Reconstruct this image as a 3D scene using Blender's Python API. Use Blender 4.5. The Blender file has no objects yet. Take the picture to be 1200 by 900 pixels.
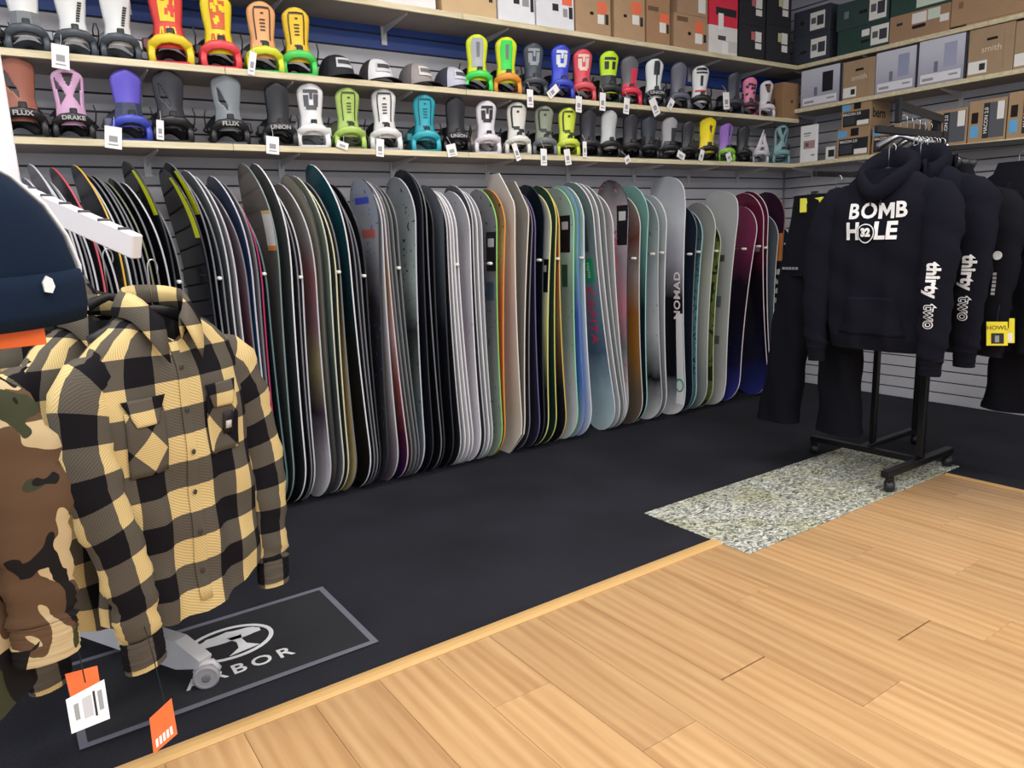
import bpy, bmesh, math, random
from mathutils import Vector, Matrix
from mathutils.bvhtree import BVHTree
random.seed(11)
SC = bpy.context.scene
COL = SC.collection
PI = math.pi
# ------------------------------------------------------------------ camera
RC = Matrix(((0.8199039424740552, 0.14188214748069666, -0.5546413087228241),
             (-0.57119906201964, 0.13743102205914437, -0.8092245335651053),
             (-0.038589592682283055, 0.980296980716581, 0.19372318636283747)))
FPX = 875.46
CP = Vector((0, 0, 1.2333))
cd = bpy.data.cameras.new('camera'); cd.sensor_width = 36.0; cd.lens = FPX / 1200 * 36.0
cd.clip_start = 0.05; cd.clip_end = 60
cam = bpy.data.objects.new('camera', cd); COL.objects.link(cam)
cam.matrix_world = Matrix.Translation(CP) @ RC.to_4x4()
SC.camera = cam
# ------------------------------------------------------------------ world, lights, exposure
SC.view_settings.view_transform = 'Standard'
SC.view_settings.look = 'None'
SC.view_settings.exposure = 0.0
SC.view_settings.gamma = 1.0
SC.view_settings.use_curve_mapping = False
w = bpy.data.worlds.new('world'); SC.world = w; w.use_nodes = True
w.node_tree.nodes['Background'].inputs[0].default_value = (0.86, 0.93, 1.0, 1)
w.node_tree.nodes['Background'].inputs[1].default_value = 0.9
LIGHT_SPOTS = [(x, y) for y in (-1.9, 0.1, 2.05) for x in (-1.7, 0.3, 2.2)] + [(3.9, -1.9), (3.9, 0.1)]
LIGHT_POWER = 23.0
for (x, y) in LIGHT_SPOTS:
    ld = bpy.data.lights.new('ceiling_panel_light', 'AREA'); ld.shape = 'RECTANGLE'
    ld.size = 1.14; ld.size_y = 0.54; ld.energy = LIGHT_POWER; ld.color = (1.0, 0.97, 0.93)
    lo = bpy.data.objects.new('ceiling_panel_light', ld); COL.objects.link(lo)
    lo.location = (x, y, 3.115)
# ------------------------------------------------------------------ helpers
def ray(u, v):
    return RC @ Vector((u - 600.0, -(v - 450.0), -FPX))
def hit(u, v, ax, val):
    r = ray(u, v); return CP + r * ((val - CP[ax]) / r[ax])
def lin(c):
    c = c / 255.0
    return c / 12.92 if c <= 0.04045 else ((c + 0.055) / 1.055) ** 2.4
def L3(c): return (lin(c[0]), lin(c[1]), lin(c[2]), 1.0)
_m = {}
def mat(c, rough=0.55, metal=0.0, emit=0.0, spec=0.5, bump=0.0, bscale=200.0, var=0.0):
    key = (tuple(c), rough, metal, emit, spec, bump, bscale, var)
    if key in _m: return _m[key]
    m = bpy.data.materials.new('surface_%d' % len(_m)); m.use_nodes = True
    nt = m.node_tree; b = nt.nodes['Principled BSDF']
    b.inputs['Base Color'].default_value = L3(c)
    b.inputs['Roughness'].default_value = rough
    b.inputs['Metallic'].default_value = metal
    b.inputs['Specular IOR Level'].default_value = spec
    if emit:
        b.inputs['Emission Color'].default_value = L3(c); b.inputs['Emission Strength'].default_value = emit
    if bump or var:
        tc = nt.nodes.new('ShaderNodeTexCoord'); n = nt.nodes.new('ShaderNodeTexNoise')
        n.inputs['Scale'].default_value = bscale; n.inputs['Detail'].default_value = 3
        nt.links.new(tc.outputs['Object'], n.inputs['Vector'])
        if bump:
            bp = nt.nodes.new('ShaderNodeBump'); bp.inputs['Strength'].default_value = bump; bp.inputs['Distance'].default_value = 0.003
            nt.links.new(n.outputs['Fac'], bp.inputs['Height']); nt.links.new(bp.outputs['Normal'], b.inputs['Normal'])
        if var:
            hs = nt.nodes.new('ShaderNodeMapRange'); hs.inputs[1].default_value = 0.3; hs.inputs[2].default_value = 0.7
            hs.inputs[3].default_value = 1 - var; hs.inputs[4].default_value = 1 + var
            nt.links.new(n.outputs['Fac'], hs.inputs[0])
            mx = nt.nodes.new('ShaderNodeVectorMath'); mx.operation = 'SCALE'
            mx.inputs[0].default_value = L3(c)[:3]; nt.links.new(hs.outputs[0], mx.inputs['Scale'])
            nt.links.new(mx.outputs[0], b.inputs['Base Color'])
    _m[key] = m
    return m
def newmat(name, rough=0.6):
    m = bpy.data.materials.new(name); m.use_nodes = True
    nt = m.node_tree; b = nt.nodes['Principled BSDF']; b.inputs['Roughness'].default_value = rough
    return m, nt, b
def ramp(nt, stops, interp='LINEAR'):
    r = nt.nodes.new('ShaderNodeValToRGB'); cr = r.color_ramp; cr.interpolation = interp
    while len(cr.elements) > len(stops): cr.elements.remove(cr.elements[-1])
    while len(cr.elements) < len(stops): cr.elements.new(0.5)
    for e, (p, c) in zip(cr.elements, stops):
        e.position = p
    for e, (p, c) in zip(cr.elements, stops):
        e.color = L3(c)
    return r
BLACK = mat((18, 19, 22), 0.5); DARKPLASTIC = mat((28, 29, 33), 0.42); WHITE = mat((232, 232, 234), 0.5)
STEEL = mat((190, 192, 196), 0.3, 1.0); PAPER = mat((238, 238, 240), 0.6); INK = mat((30, 30, 34), 0.6)
def tag(o, label=None, cat=None, group=None, kind=None):
    if label: o['label'] = label
    if cat: o['category'] = cat
    if group: o['group'] = group
    if kind: o['kind'] = kind
    return o
def empty(name, loc=(0, 0, 0), rz=0.0, m=None):
    o = bpy.data.objects.new(name, None); COL.objects.link(o); o.empty_display_size = 0.1
    if m is not None: o.matrix_world = m
    else:
        o.location = loc; o.rotation_euler = (0, 0, rz)
    return o
def link(name, me, material=None, parent=None, m=None):
    o = bpy.data.objects.new(name, me); COL.objects.link(o)
    if parent is not None: o.parent = parent
    if m is not None: o.matrix_local = m
    if material is not None:
        if len(me.materials) == 0: me.materials.append(material)
        elif me.materials[0] != material:
            o.material_slots[0].link = 'OBJECT'; o.material_slots[0].material = material
    return o
class MB:
    """collects vertices and faces of one mesh"""
    def __init__(s): s.v = []; s.f = []; s.uv = []; s.hasuv = False
    def add(s, vs, fs, uvs=None):
        o = len(s.v); s.v += [tuple(p) for p in vs]; s.f += [tuple(i + o for i in f) for f in fs]
        s.uv += list(uvs) if uvs else [(0, 0)] * len(vs)
        if uvs: s.hasuv = True
        return s
    def box(s, x0, x1, y0, y1, z0, z1, m=None):
        vs = [Vector((x, y, z)) for x in (x0, x1) for y in (y0, y1) for z in (z0, z1)]
        if m is not None: vs = [m @ p for p in vs]
        return s.add(vs, [(0, 1, 3, 2), (4, 6, 7, 5), (0, 4, 5, 1), (2, 3, 7, 6), (0, 2, 6, 4), (1, 5, 7, 3)])
    def cbox(s, x0, x1, y0, y1, z0, z1, b=0.003, m=None):
        """chamfered box"""
        bm = bmesh.new(); bmesh.ops.create_cube(bm, size=1)
        for p in bm.verts: p.co = Vector((x0 + (p.co.x + .5) * (x1 - x0), y0 + (p.co.y + .5) * (y1 - y0), z0 + (p.co.z + .5) * (z1 - z0)))
        bmesh.ops.bevel(bm, geom=list(bm.edges), offset=b, segments=1, affect='EDGES')
        bm.verts.index_update()
        s.add([(m @ p.co if m is not None else p.co) for p in bm.verts], [[q.index for q in f.verts] for f in bm.faces]); bm.free()
        return s
    def prism(s, pts, d0, d1, ax=1):
        """extrude a 2-d outline; ax = axis of extrusion"""
        n = len(pts); vs = []
        for d in (d0, d1):
            for (a, b) in pts:
                vs.append((d, a, b) if ax == 0 else (a, d, b) if ax == 1 else (a, b, d))
        fs = [tuple(range(n)), tuple(range(2 * n - 1, n - 1, -1))]
        for i in range(n):
            j = (i + 1) % n; fs.append((i, i + n, j + n, j))
        return s.add(vs, fs)
    def tube(s, path, r, n=8, cap=True, up=None, flat=1.0, closed=False, uvs=None):
        """r: number or list; flat squeezes the second axis"""
        P = [Vector(p) for p in path]; k = len(P); vs = []; uv = []; acc = 0
        ref = Vector(up) if up else None
        for i, p in enumerate(P):
            if closed: t = (P[(i + 1) % k] - P[i - 1]).normalized()
            else: t = (P[min(i + 1, k - 1)] - P[max(i - 1, 0)]).normalized()
            if ref is None: ref = Vector((0, 0, 1)) if abs(t.z) < 0.9 else Vector((0, 1, 0))
            a = ref - t * ref.dot(t)
            if a.length < 1e-5: a = t.orthogonal()
            a.normalize(); b = t.cross(a)
            if not up: ref = a
            rr = r[i] if isinstance(r, (list, tuple)) else r
            if i: acc += (p - P[i - 1]).length
            for j in range(n):
                an = 2 * PI * j / n
                vs.append(p + a * (math.cos(an) * rr * flat) + b * (math.sin(an) * rr)); uv.append((rr * an, acc))
        fs = []
        for i in range(k if closed else k - 1):
            i2 = (i + 1) % k
            for j in range(n):
                j2 = (j + 1) % n; fs.append((i * n + j, i * n + j2, i2 * n + j2, i2 * n + j))
        if cap and not closed:
            fs.append(tuple(range(n - 1, -1, -1))); fs.append(tuple(range((k - 1) * n, k * n)))
        return s.add(vs, fs, uv if uvs else None)
    def grid(s, rows, uvrows=None, closed=False):
        k = len(rows); n = len(rows[0]); vs = [p for r in rows for p in r]
        fs = []
        for i in range(k - 1):
            for j in range(n if closed else n - 1):
                j2 = (j + 1) % n; fs.append((i * n + j, i * n + j2, (i + 1) * n + j2, (i + 1) * n + j))
        return s.add(vs, fs, [u for r in uvrows for u in r] if uvrows else None)
    def lathe(s, prof, n=16, m=None):
        rows = [[Vector((r * math.cos(2 * PI * j / n), r * math.sin(2 * PI * j / n), z)) for j in range(n)] for (r, z) in prof]
        if m is not None: rows = [[m @ p for p in r] for r in rows]
        return s.grid(rows, closed=True)
    def mesh(s, name, smooth=False):
        me = bpy.data.meshes.new(name); me.from_pydata(s.v, [], s.f)
        if s.hasuv:
            ul = me.uv_layers.new(name='UVMap')
            for lp in me.loops: ul.data[lp.index].uv = s.uv[lp.vertex_index]
        if smooth:
            me.polygons.foreach_set('use_smooth', [True] * len(me.polygons))
        me.update(); return me
    def build(s, name, material, parent=None, smooth=False, m=None):
        return link(name, s.mesh(name, smooth), material, parent, m)
def fixn(o):
    bm = bmesh.new(); bm.from_mesh(o.data); bmesh.ops.recalc_face_normals(bm, faces=bm.faces); bm.to_mesh(o.data); bm.free(); return o
def thicken(me, t):
    bm = bmesh.new(); bm.from_mesh(me); bmesh.ops.recalc_face_normals(bm, faces=bm.faces)
    bmesh.ops.solidify(bm, geom=bm.faces[:], thickness=t); bm.to_mesh(me); bm.free(); me.update(); return me
def arc(p0, p1, bulge, n=8):
    p0 = Vector(p0); p1 = Vector(p1); b = Vector(bulge)
    return [p0.lerp(p1, i / n) + b * math.sin(PI * i / n) for i in range(n + 1)]
def textmesh(s, size, extrude=0.0004, shear=0.0, offset=0.0, space=1.0, align='CENTER', sx=1.0):
    cu = bpy.data.curves.new('lettering', 'FONT'); cu.body = s; cu.size = size; cu.extrude = extrude
    cu.shear = shear; cu.offset = offset; cu.space_character = space; cu.align_x = align; cu.align_y = 'CENTER'; cu.resolution_u = 3
    ob = bpy.data.objects.new('lettering', cu); me = bpy.data.meshes.new_from_object(ob)
    bpy.data.objects.remove(ob); bpy.data.curves.remove(cu)
    if sx != 1.0:
        for v in me.vertices: v.co.x *= sx
    me.materials.clear()
    return me
def refine(me, step=.008):
    """cut flat lettering into small cells so that it can follow cloth"""
    bm = bmesh.new(); bm.from_mesh(me)
    for ax in (0, 1):
        lo = min(v.co[ax] for v in bm.verts); hi = max(v.co[ax] for v in bm.verts); q = lo + step
        while q < hi:
            n = Vector((1, 0, 0)) if ax == 0 else Vector((0, 1, 0)); c = Vector((q, 0, 0)) if ax == 0 else Vector((0, q, 0))
            bmesh.ops.bisect_plane(bm, geom=bm.verts[:] + bm.edges[:] + bm.faces[:], plane_co=c, plane_no=n); q += step
    bm.to_mesh(me); bm.free(); return me
def frame(origin, ex, ey, ez=None):
    ex = Vector(ex); ey = Vector(ey); ez = Vector(ez) if ez else ex.cross(ey)
    m = Matrix((ex, ey, ez)).transposed().to_4x4(); m.translation = Vector(origin); return m
def cr(vals, t):
    """piecewise smooth interpolation of [(t, value...)]"""
    if t <= vals[0][0]: return vals[0][1:]
    for a, b in zip(vals, vals[1:]):
        if t <= b[0]:
            q = (t - a[0]) / (b[0] - a[0]); q = q * q * (3 - 2 * q) * .5 + q * .5
            return tuple(x + (y - x) * q for x, y in zip(a[1:], b[1:]))
    return vals[-1][1:]
# ------------------------------------------------------------------ the room
YB, XR = 3.7468, 5.2301          # planes of the two slatted walls
XL, YN, ZC = -2.6, -3.6, 3.15
S = 0.0762; Z1 = 0.07            # groove spacing and first groove
YE, XP = 1.882, 3.735            # edges of the carpet
def struct(name, mb, m, parent=None):
    o = mb.build(name, m, parent)
    if parent is None: o['kind'] = 'structure'
    return o
floor = struct('floor', MB().box(XL, XR + .1, YN, YB + .1, -0.06, -0.012), mat((60, 52, 46), 0.8))
struct('ceiling', MB().box(XL, XR + .1, YN, YB + .1, ZC, ZC + .05), mat((225, 225, 225), 0.9))
# carpet
cm, nt, b = newmat('carpet_pile', 0.95)
tc = nt.nodes.new('ShaderNodeTexCoord'); n1 = nt.nodes.new('ShaderNodeTexNoise'); n1.inputs['Scale'].default_value = 260; n1.inputs['Detail'].default_value = 4
n2 = nt.nodes.new('ShaderNodeTexNoise'); n2.inputs['Scale'].default_value = 2.2; n2.inputs['Detail'].default_value = 3
nt.links.new(tc.outputs['Object'], n1.inputs['Vector']); nt.links.new(tc.outputs['Object'], n2.inputs['Vector'])
r1 = ramp(nt, [(0.3, (28, 29, 36)), (0.7, (48, 50, 60))]); nt.links.new(n1.outputs['Fac'], r1.inputs[0])
r2 = ramp(nt, [(0.3, (205, 205, 205)), (0.7, (255, 255, 255))]); nt.links.new(n2.outputs['Fac'], r2.inputs[0])
mx = nt.nodes.new('ShaderNodeMix'); mx.data_type = 'RGBA'; mx.blend_type = 'MULTIPLY'; mx.inputs[0].default_value = 1
nt.links.new(r1.outputs[0], mx.inputs[6]); nt.links.new(r2.outputs[0], mx.inputs[7]); nt.links.new(mx.outputs[2], b.inputs['Base Color'])
bp = nt.nodes.new('ShaderNodeBump'); bp.inputs['Strength'].default_value = 0.7; bp.inputs['Distance'].default_value = 0.004
nt.links.new(n1.outputs['Fac'], bp.inputs['Height']); nt.links.new(bp.outputs['Normal'], b.inputs['Normal'])
b.inputs['Specular IOR Level'].default_value = 0.2
CARPET = cm
cp_ = MB().box(XL, XR, YE, YB, -0.012, 0.0).box(XP, XR, YN, YE, -0.012, 0.0).build('carpet', CARPET, floor)
# laminate planks, laid towards the back wall
def wood(name, base, dark, light, seed):
    m, nt, b = newmat(name, 0.36)
    oi = nt.nodes.new('ShaderNodeObjectInfo'); tc = nt.nodes.new('ShaderNodeTexCoord')
    mp = nt.nodes.new('ShaderNodeMapping'); mp.inputs['Scale'].default_value = (26, 1.5, 1)
    ad = nt.nodes.new('ShaderNodeVectorMath'); ad.operation = 'ADD'
    sc = nt.nodes.new('ShaderNodeVectorMath'); sc.operation = 'SCALE'; sc.inputs['Scale'].default_value = 37.0 + seed
    cb = nt.nodes.new('ShaderNodeCombineXYZ')
    for i in range(3): nt.links.new(oi.outputs['Random'], cb.inputs[i])
    nt.links.new(cb.outputs[0], sc.inputs[0]); nt.links.new(tc.outputs['Object'], ad.inputs[0]); nt.links.new(sc.outputs[0], ad.inputs[1])
    nt.links.new(ad.outputs[0], mp.inputs['Vector'])
    ns = nt.nodes.new('ShaderNodeTexNoise'); ns.inputs['Scale'].default_value = 1.0; ns.inputs['Detail'].default_value = 5; ns.inputs['Distortion'].default_value = .7
    nt.links.new(mp.outputs[0], ns.inputs['Vector'])
    mp2 = nt.nodes.new('ShaderNodeMapping'); mp2.inputs['Scale'].default_value = (5.5, 0.5, 1); nt.links.new(ad.outputs[0], mp2.inputs['Vector'])
    wv = nt.nodes.new('ShaderNodeTexWave'); wv.inputs['Scale'].default_value = 1.3; wv.inputs['Distortion'].default_value = 7; wv.inputs['Detail'].default_value = 3; wv.inputs['Detail Scale'].default_value = 1.2
    nt.links.new(mp2.outputs[0], wv.inputs['Vector'])
    mixf = nt.nodes.new('ShaderNodeMix'); mixf.inputs[0].default_value = 0.22
    nt.links.new(ns.outputs['Fac'], mixf.inputs[2]); nt.links.new(wv.outputs['Fac'], mixf.inputs[3])
    r = ramp(nt, [(0.28, dark), (0.5, base), (0.75, light)]); nt.links.new(mixf.outputs[0], r.inputs[0])
    mr = nt.nodes.new('ShaderNodeMapRange'); mr.inputs[3].default_value = 0.88; mr.inputs[4].default_value = 1.06; nt.links.new(oi.outputs['Random'], mr.inputs[0])
    vm = nt.nodes.new('ShaderNodeVectorMath'); vm.operation = 'SCALE'; nt.links.new(r.outputs[0], vm.inputs[0]); nt.links.new(mr.outputs[0], vm.inputs['Scale'])
    nt.links.new(vm.outputs[0], b.inputs['Base Color'])
    return m
OAK = wood('oak_laminate', (192, 153, 108), (176, 135, 92), (203, 167, 122), 0)
OAKTRIM = mat((208, 168, 110), .4, var=.05, bscale=4)
PW, PL = 0.19, 1.285
pm = {}
rnd = random.Random(4)
x = 1.515 - PW * 22; col = 0
while x < XP - 0.01:
    y1 = YE - 0.004; ln = PL * (0.22 + 0.71 * ((col * 0.37 + rnd.random() * .25) % 1.0)); gap = .001
    if abs(x - 1.515) < .01: ln = y1 - 1.235; gap = .005
    if abs(x - 2.085) < .01: ln = y1 - 1.045; gap = .005
    wd = min(PW, XP - .002 - x)
    while y1 > YN:
        y0 = max(YN, y1 - ln)
        if y1 - y0 > .02:
            key = (round(y1 - y0, 3), round(wd, 3), gap)
            if key not in pm:
                pm[key] = MB().cbox(0.0006, wd - 0.0006, -key[0] + gap, 0, -0.012, 0.0, 0.0007).mesh('plank')
            o = link('plank', pm[key], OAK, floor); o.location = (x, y1, 0.0)
        y1 = y0; ln = PL; gap = .001
    x += PW; col += 1
# wood reducer strip along the carpet edge
tr = MB().prism([(YE - .045, -.004), (YE - .045, .003), (YE - .03, .008), (YE - .01, .009), (YE + .012, .004), (YE + .012, -.004)], XL, 2.245, ax=0)
o = tr.build('trim_1', OAKTRIM); o['kind'] = 'structure'
tr = MB().prism([(XP - .012, -.004), (XP - .012, .003), (XP, .007), (XP + .02, .003), (XP + .02, -.004)], YN, 1.70, ax=1)
o = tr.build('trim_2', OAKTRIM); o['kind'] = 'structure'
# slatted walls: dark backing panel with one proud board per slat
GROOVE = mat((44, 45, 52), 0.5); SLATW = mat((190, 190, 198), 0.42, var=0.05, bscale=2.5); SLATB = mat((34, 70, 150), 0.42)
wb = struct('wall_back', MB().box(XL, XR + .1, YB + .008, YB + .06, 0, ZC), GROOVE)
wr = struct('wall_right', MB().box(XR + .008, XR + .06, YN, YB + .008, 0, ZC), GROOVE)
ZBLUE = 2.19
mb_ = MB().cbox(XL, XR - .001, 0, .008, .004, S - .004, .0012).mesh('slat')
mr_ = MB().cbox(0, .008, YN, YB - .001, .004, S - .004, .0012).mesh('slat')
f0 = MB().cbox(XL, XR - .001, 0, .008, 0, Z1 - .004, .0012).mesh('slat')
f1 = MB().cbox(0, .008, YN, YB - .001, 0, Z1 - .004, .0012).mesh('slat')
o = link('slat', f0, SLATW, wb); o.location = (0, YB, 0)
o = link('slat', f1, SLATW, wr); o.location = (XR, 0, 0)
k = 0
while Z1 + (k + 1) * S < ZC:
    z = Z1 + k * S
    o = link('slat', mb_, SLATB if z > ZBLUE else SLATW, wb); o.location = (0, YB, z)
    o = link('slat', mr_, SLATW, wr); o.location = (XR, 0, z)
    k += 1
# corner strip
struct('trim_3', MB().box(XR - .012, XR, YB - .012, YB, 0, ZC), mat((150, 150, 160), .4, .3))
# ceiling lamps
DIFF = mat((255, 250, 242), 0.5, emit=3.0)
for (x, y) in LIGHT_SPOTS:
    r_ = empty('ceiling_light', (x, y, 3.13))
    tag(r_, 'white rectangular panel lamp set in the shop ceiling', 'ceiling light', 'ceiling panel lamps')
    MB().box(-.6, .6, -.3, -.28, 0, .03).box(-.6, .6, .28, .3, 0, .03).box(-.6, -.58, -.28, .28, 0, .03).box(.58, .6, -.28, .28, 0, .03).build('lamp_frame', WHITE, r_)
    MB().box(-.58, .58, -.28, .28, .008, .016).build('diffuser', DIFF, r_)
# ------------------------------------------------------------------ shelves
sm, nt, b = newmat('shelf_board', 0.6)
tc = nt.nodes.new('ShaderNodeTexCoord'); ns = nt.nodes.new('ShaderNodeTexNoise'); ns.inputs['Scale'].default_value = 6; ns.inputs['Detail'].default_value = 4
mp = nt.nodes.new('ShaderNodeMapping'); mp.inputs['Scale'].default_value = (1, 6, 14); nt.links.new(tc.outputs['Object'], mp.inputs[0]); nt.links.new(mp.outputs[0], ns.inputs['Vector'])
r1 = ramp(nt, [(0.3, (196, 184, 150)), (0.7, (226, 218, 188))]); nt.links.new(ns.outputs['Fac'], r1.inputs[0]); nt.links.new(r1.outputs[0], b.inputs['Base Color'])
SHELFEDGE = sm
SHELFTOP = mat((150, 146, 142), 0.6, var=0.08, bscale=5)
BRK = mat((205, 205, 208), 0.35, 0.2)
def shelf(name, label, group, x0, x1, y0, y1, zt, face, th=0.027):
    """board with a raw plywood edge on the room side and brackets below"""
    root = empty(name, ((x0 + x1) / 2, (y0 + y1) / 2, zt - th)); tag(root, label, 'shelf', group)
    cx, cy = (x0 + x1) / 2, (y0 + y1) / 2
    if face == 'y':
        MB().box(x0 - cx + .001, x1 - cx - .001, y0 - cy + .012, y1 - cy, 0, th).build('shelf_panel', SHELFTOP, root)
        MB().cbox(x0 - cx + .001, x1 - cx - .001, y0 - cy, y0 - cy + .012, 0, th, .0015).build('front_edge', SHELFEDGE, root)
        n = max(1, int(round((x1 - x0) / .6)))
        for i in range(n):
            bx = x0 - cx + (i + .5) * (x1 - x0) / n
            MB().prism([(y1 - cy - .002, 0), (y0 - cy + .03, 0), (y0 - cy + .03, -.008), (y1 - cy - .02, -.035), (y1 - cy - .002, -.05)], bx - .002, bx + .002, 0).box(bx - .015, bx + .015, y1 - cy - .006, y1 - cy - .0005, -.09, 0).build('bracket', BRK, root)
    else:
        MB().box(x0 - cx + .012, x1 - cx, y0 - cy + .001, y1 - cy - .001, 0, th).build('shelf_panel', SHELFTOP, root)
        MB().cbox(x0 - cx, x0 - cx + .012, y0 - cy + .001, y1 - cy - .001, 0, th, .0015).build('front_edge', SHELFEDGE, root)
        n = max(1, int(round((y1 - y0) / .6)))
        for i in range(n):
            by = y0 - cy + (i + .5) * (y1 - y0) / n
            MB().prism([(x1 - cx - .002, 0), (x0 - cx + .03, 0), (x0 - cx + .03, -.008), (x1 - cx - .02, -.035), (x1 - cx - .002, -.05)], by - .002, by + .002, 1).box(x1 - cx - .006, x1 - cx - .0005, by - .015, by + .015, -.09, 0).build('bracket', BRK, root)
    return root
SD = 0.30
YS, XS = YB - SD, XR - SD
ZLOW, ZMID, ZTOP, ZRLOW, ZRMID, ZRTOP = 1.672, 1.984, 2.345, 1.675, 2.050, 2.345
joints = [-0.25, 0.95, 2.15, 3.35]
SEG = {ZLOW: ['plywood-edged shelf board under the copper brown and violet-blue bindings', 'plywood-edged shelf board under the steel grey and turquoise bindings', 'plywood-edged shelf board under the lime yellow and silver grey bindings', 'plywood-edged shelf board under the bright yellow and dusty blue bindings'],
       ZMID: ['plywood-edged shelf board under the three white bindings and the red one', 'plywood-edged shelf board under the row of caps', 'plywood-edged shelf board under the royal blue and coral red bindings', 'plywood-edged shelf board under the pink camouflage binding'],
       ZTOP: ['topmost empty shelf board above the white bindings', 'topmost shelf board under the wide white carton', 'topmost shelf board under the orange-stickered brown cartons', 'topmost shelf board under the black cartons']}
for zt, grp, xe in ((ZLOW, 'lower shelf boards', XS), (ZMID, 'middle shelf boards', XS + .04), (ZTOP, 'top shelf boards', XS)):
    js = joints + [xe]
    for lab, a, c in zip(SEG[zt], js, js[1:]): shelf('wall_shelf', lab, grp, a, c, YS, YB - .0005, zt, 'y')
yj = [3.4, 2.2, 1.0]
RSEG = [(ZRLOW, 'right wall low shelf boards', ['low right-wall shelf board under the stacked helmet cartons', 'low right-wall shelf board under the upright helmet cartons']), (ZRMID, 'right wall middle shelf boards', ['right-wall shelf board under the misty grey cartons', 'right-wall shelf board under the long-slotted brown cartons']), (ZRTOP, 'right wall top shelf boards', ['topmost right-wall shelf board under the dark green cartons', 'topmost right-wall shelf board under the large brown carton'])]
for zt, grp, labs in RSEG:
    for i, (a, c) in enumerate(zip(yj, yj[1:])):
        shelf('wall_shelf', labs[i], grp, XS, XR - .0005, c, YB - .001 if i == 0 else a, zt, 'x')
# ------------------------------------------------------------------ snowboards standing side by side against the wall
YF = 3.375                                     # plane of their front edges
def outline(shape):
    """rows of (t 0..1, half width, kick) for a board of unit length 1.5"""
    rows = []; L = 1.5; n = 46
    tip = {'round': .20, 'angle': .17, 'blunt': .13, 'curl': .34}[shape]
    tl = {'round': .17, 'angle': .13, 'blunt': .13, 'curl': .17}[shape]
    for i in range(n + 1):
        q = 0.5 - 0.5 * math.cos(PI * i / n); q = q * .75 + (i / n) * .25
        z = q * L
        s = abs(z - L / 2) / (L / 2 - .19)
        hw = .126 + .020 * min(1.0, s) ** 2
        for d, ln in ((z, tl), (L - z, tip)):
            if d < ln:
                u = 1 - d / ln
                if shape == 'angle': hw *= max(.34, 1 - .66 * max(0, u - .08) / .92) if u < .999 else .34
                elif shape == 'blunt': hw *= max(0.02, (1 - u ** 3.2)) ** .5
                else: hw *= max(0.0004, (1 - u ** 2.25)) ** .5
        kick = 0.0
        if shape == 'curl' and L - z < .46: kick -= .085 * ((.46 - (L - z)) / .46) ** 2
        for d in ((z,) if shape == 'curl' else (z, L - z)):
            if d < .24: kick -= .030 * ((.24 - d) / .24) ** 2
        rows.append((z, hw, kick))
    return rows
BM = {}
for sh in ('round', 'angle', 'blunt', 'curl'):
    body, rim = MB(), MB(); T = .0038
    rows = outline(sh); g = []; back = []
    XN = (-1, -.6, 0, .6, 1)
    for (z, hw, k) in rows:
        g.append([Vector((x * hw, k - T, z)) for x in XN]); back.append([Vector((x * hw, k + T, z)) for x in XN])
    body.grid(g); n0 = len(body.v); body.grid([list(reversed(r)) for r in back])
    loop = [(-hw, k, z) for (z, hw, k) in rows] + [(hw, k, z) for (z, hw, k) in reversed(rows)]
    n = len(loop); vs = []; fs = []
    for (x, y, z) in loop:
        s_ = 1 if x > 0 else -1
        vs += [(x, y - T, z), (x + s_ * .0025, y - T * .6, z), (x + s_ * .0025, y + T * .6, z), (x, y + T, z)]
    for i in range(n):
        j = (i + 1) % n
        for q in range(3): fs.append((i * 4 + q, j * 4 + q, j * 4 + q + 1, i * 4 + q + 1))
    rim.add(vs, fs)
    a = body.mesh('snowboard', True); c = rim.mesh('edge', False)
    for me in (a, c):
        bm = bmesh.new(); bm.from_mesh(me); bmesh.ops.recalc_face_normals(bm, faces=bm.faces); bm.to_mesh(me); bm.free()
    a.materials.append(None); c.materials.append(None)
    BM[sh] = (a, c)
_bm = {}
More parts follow.
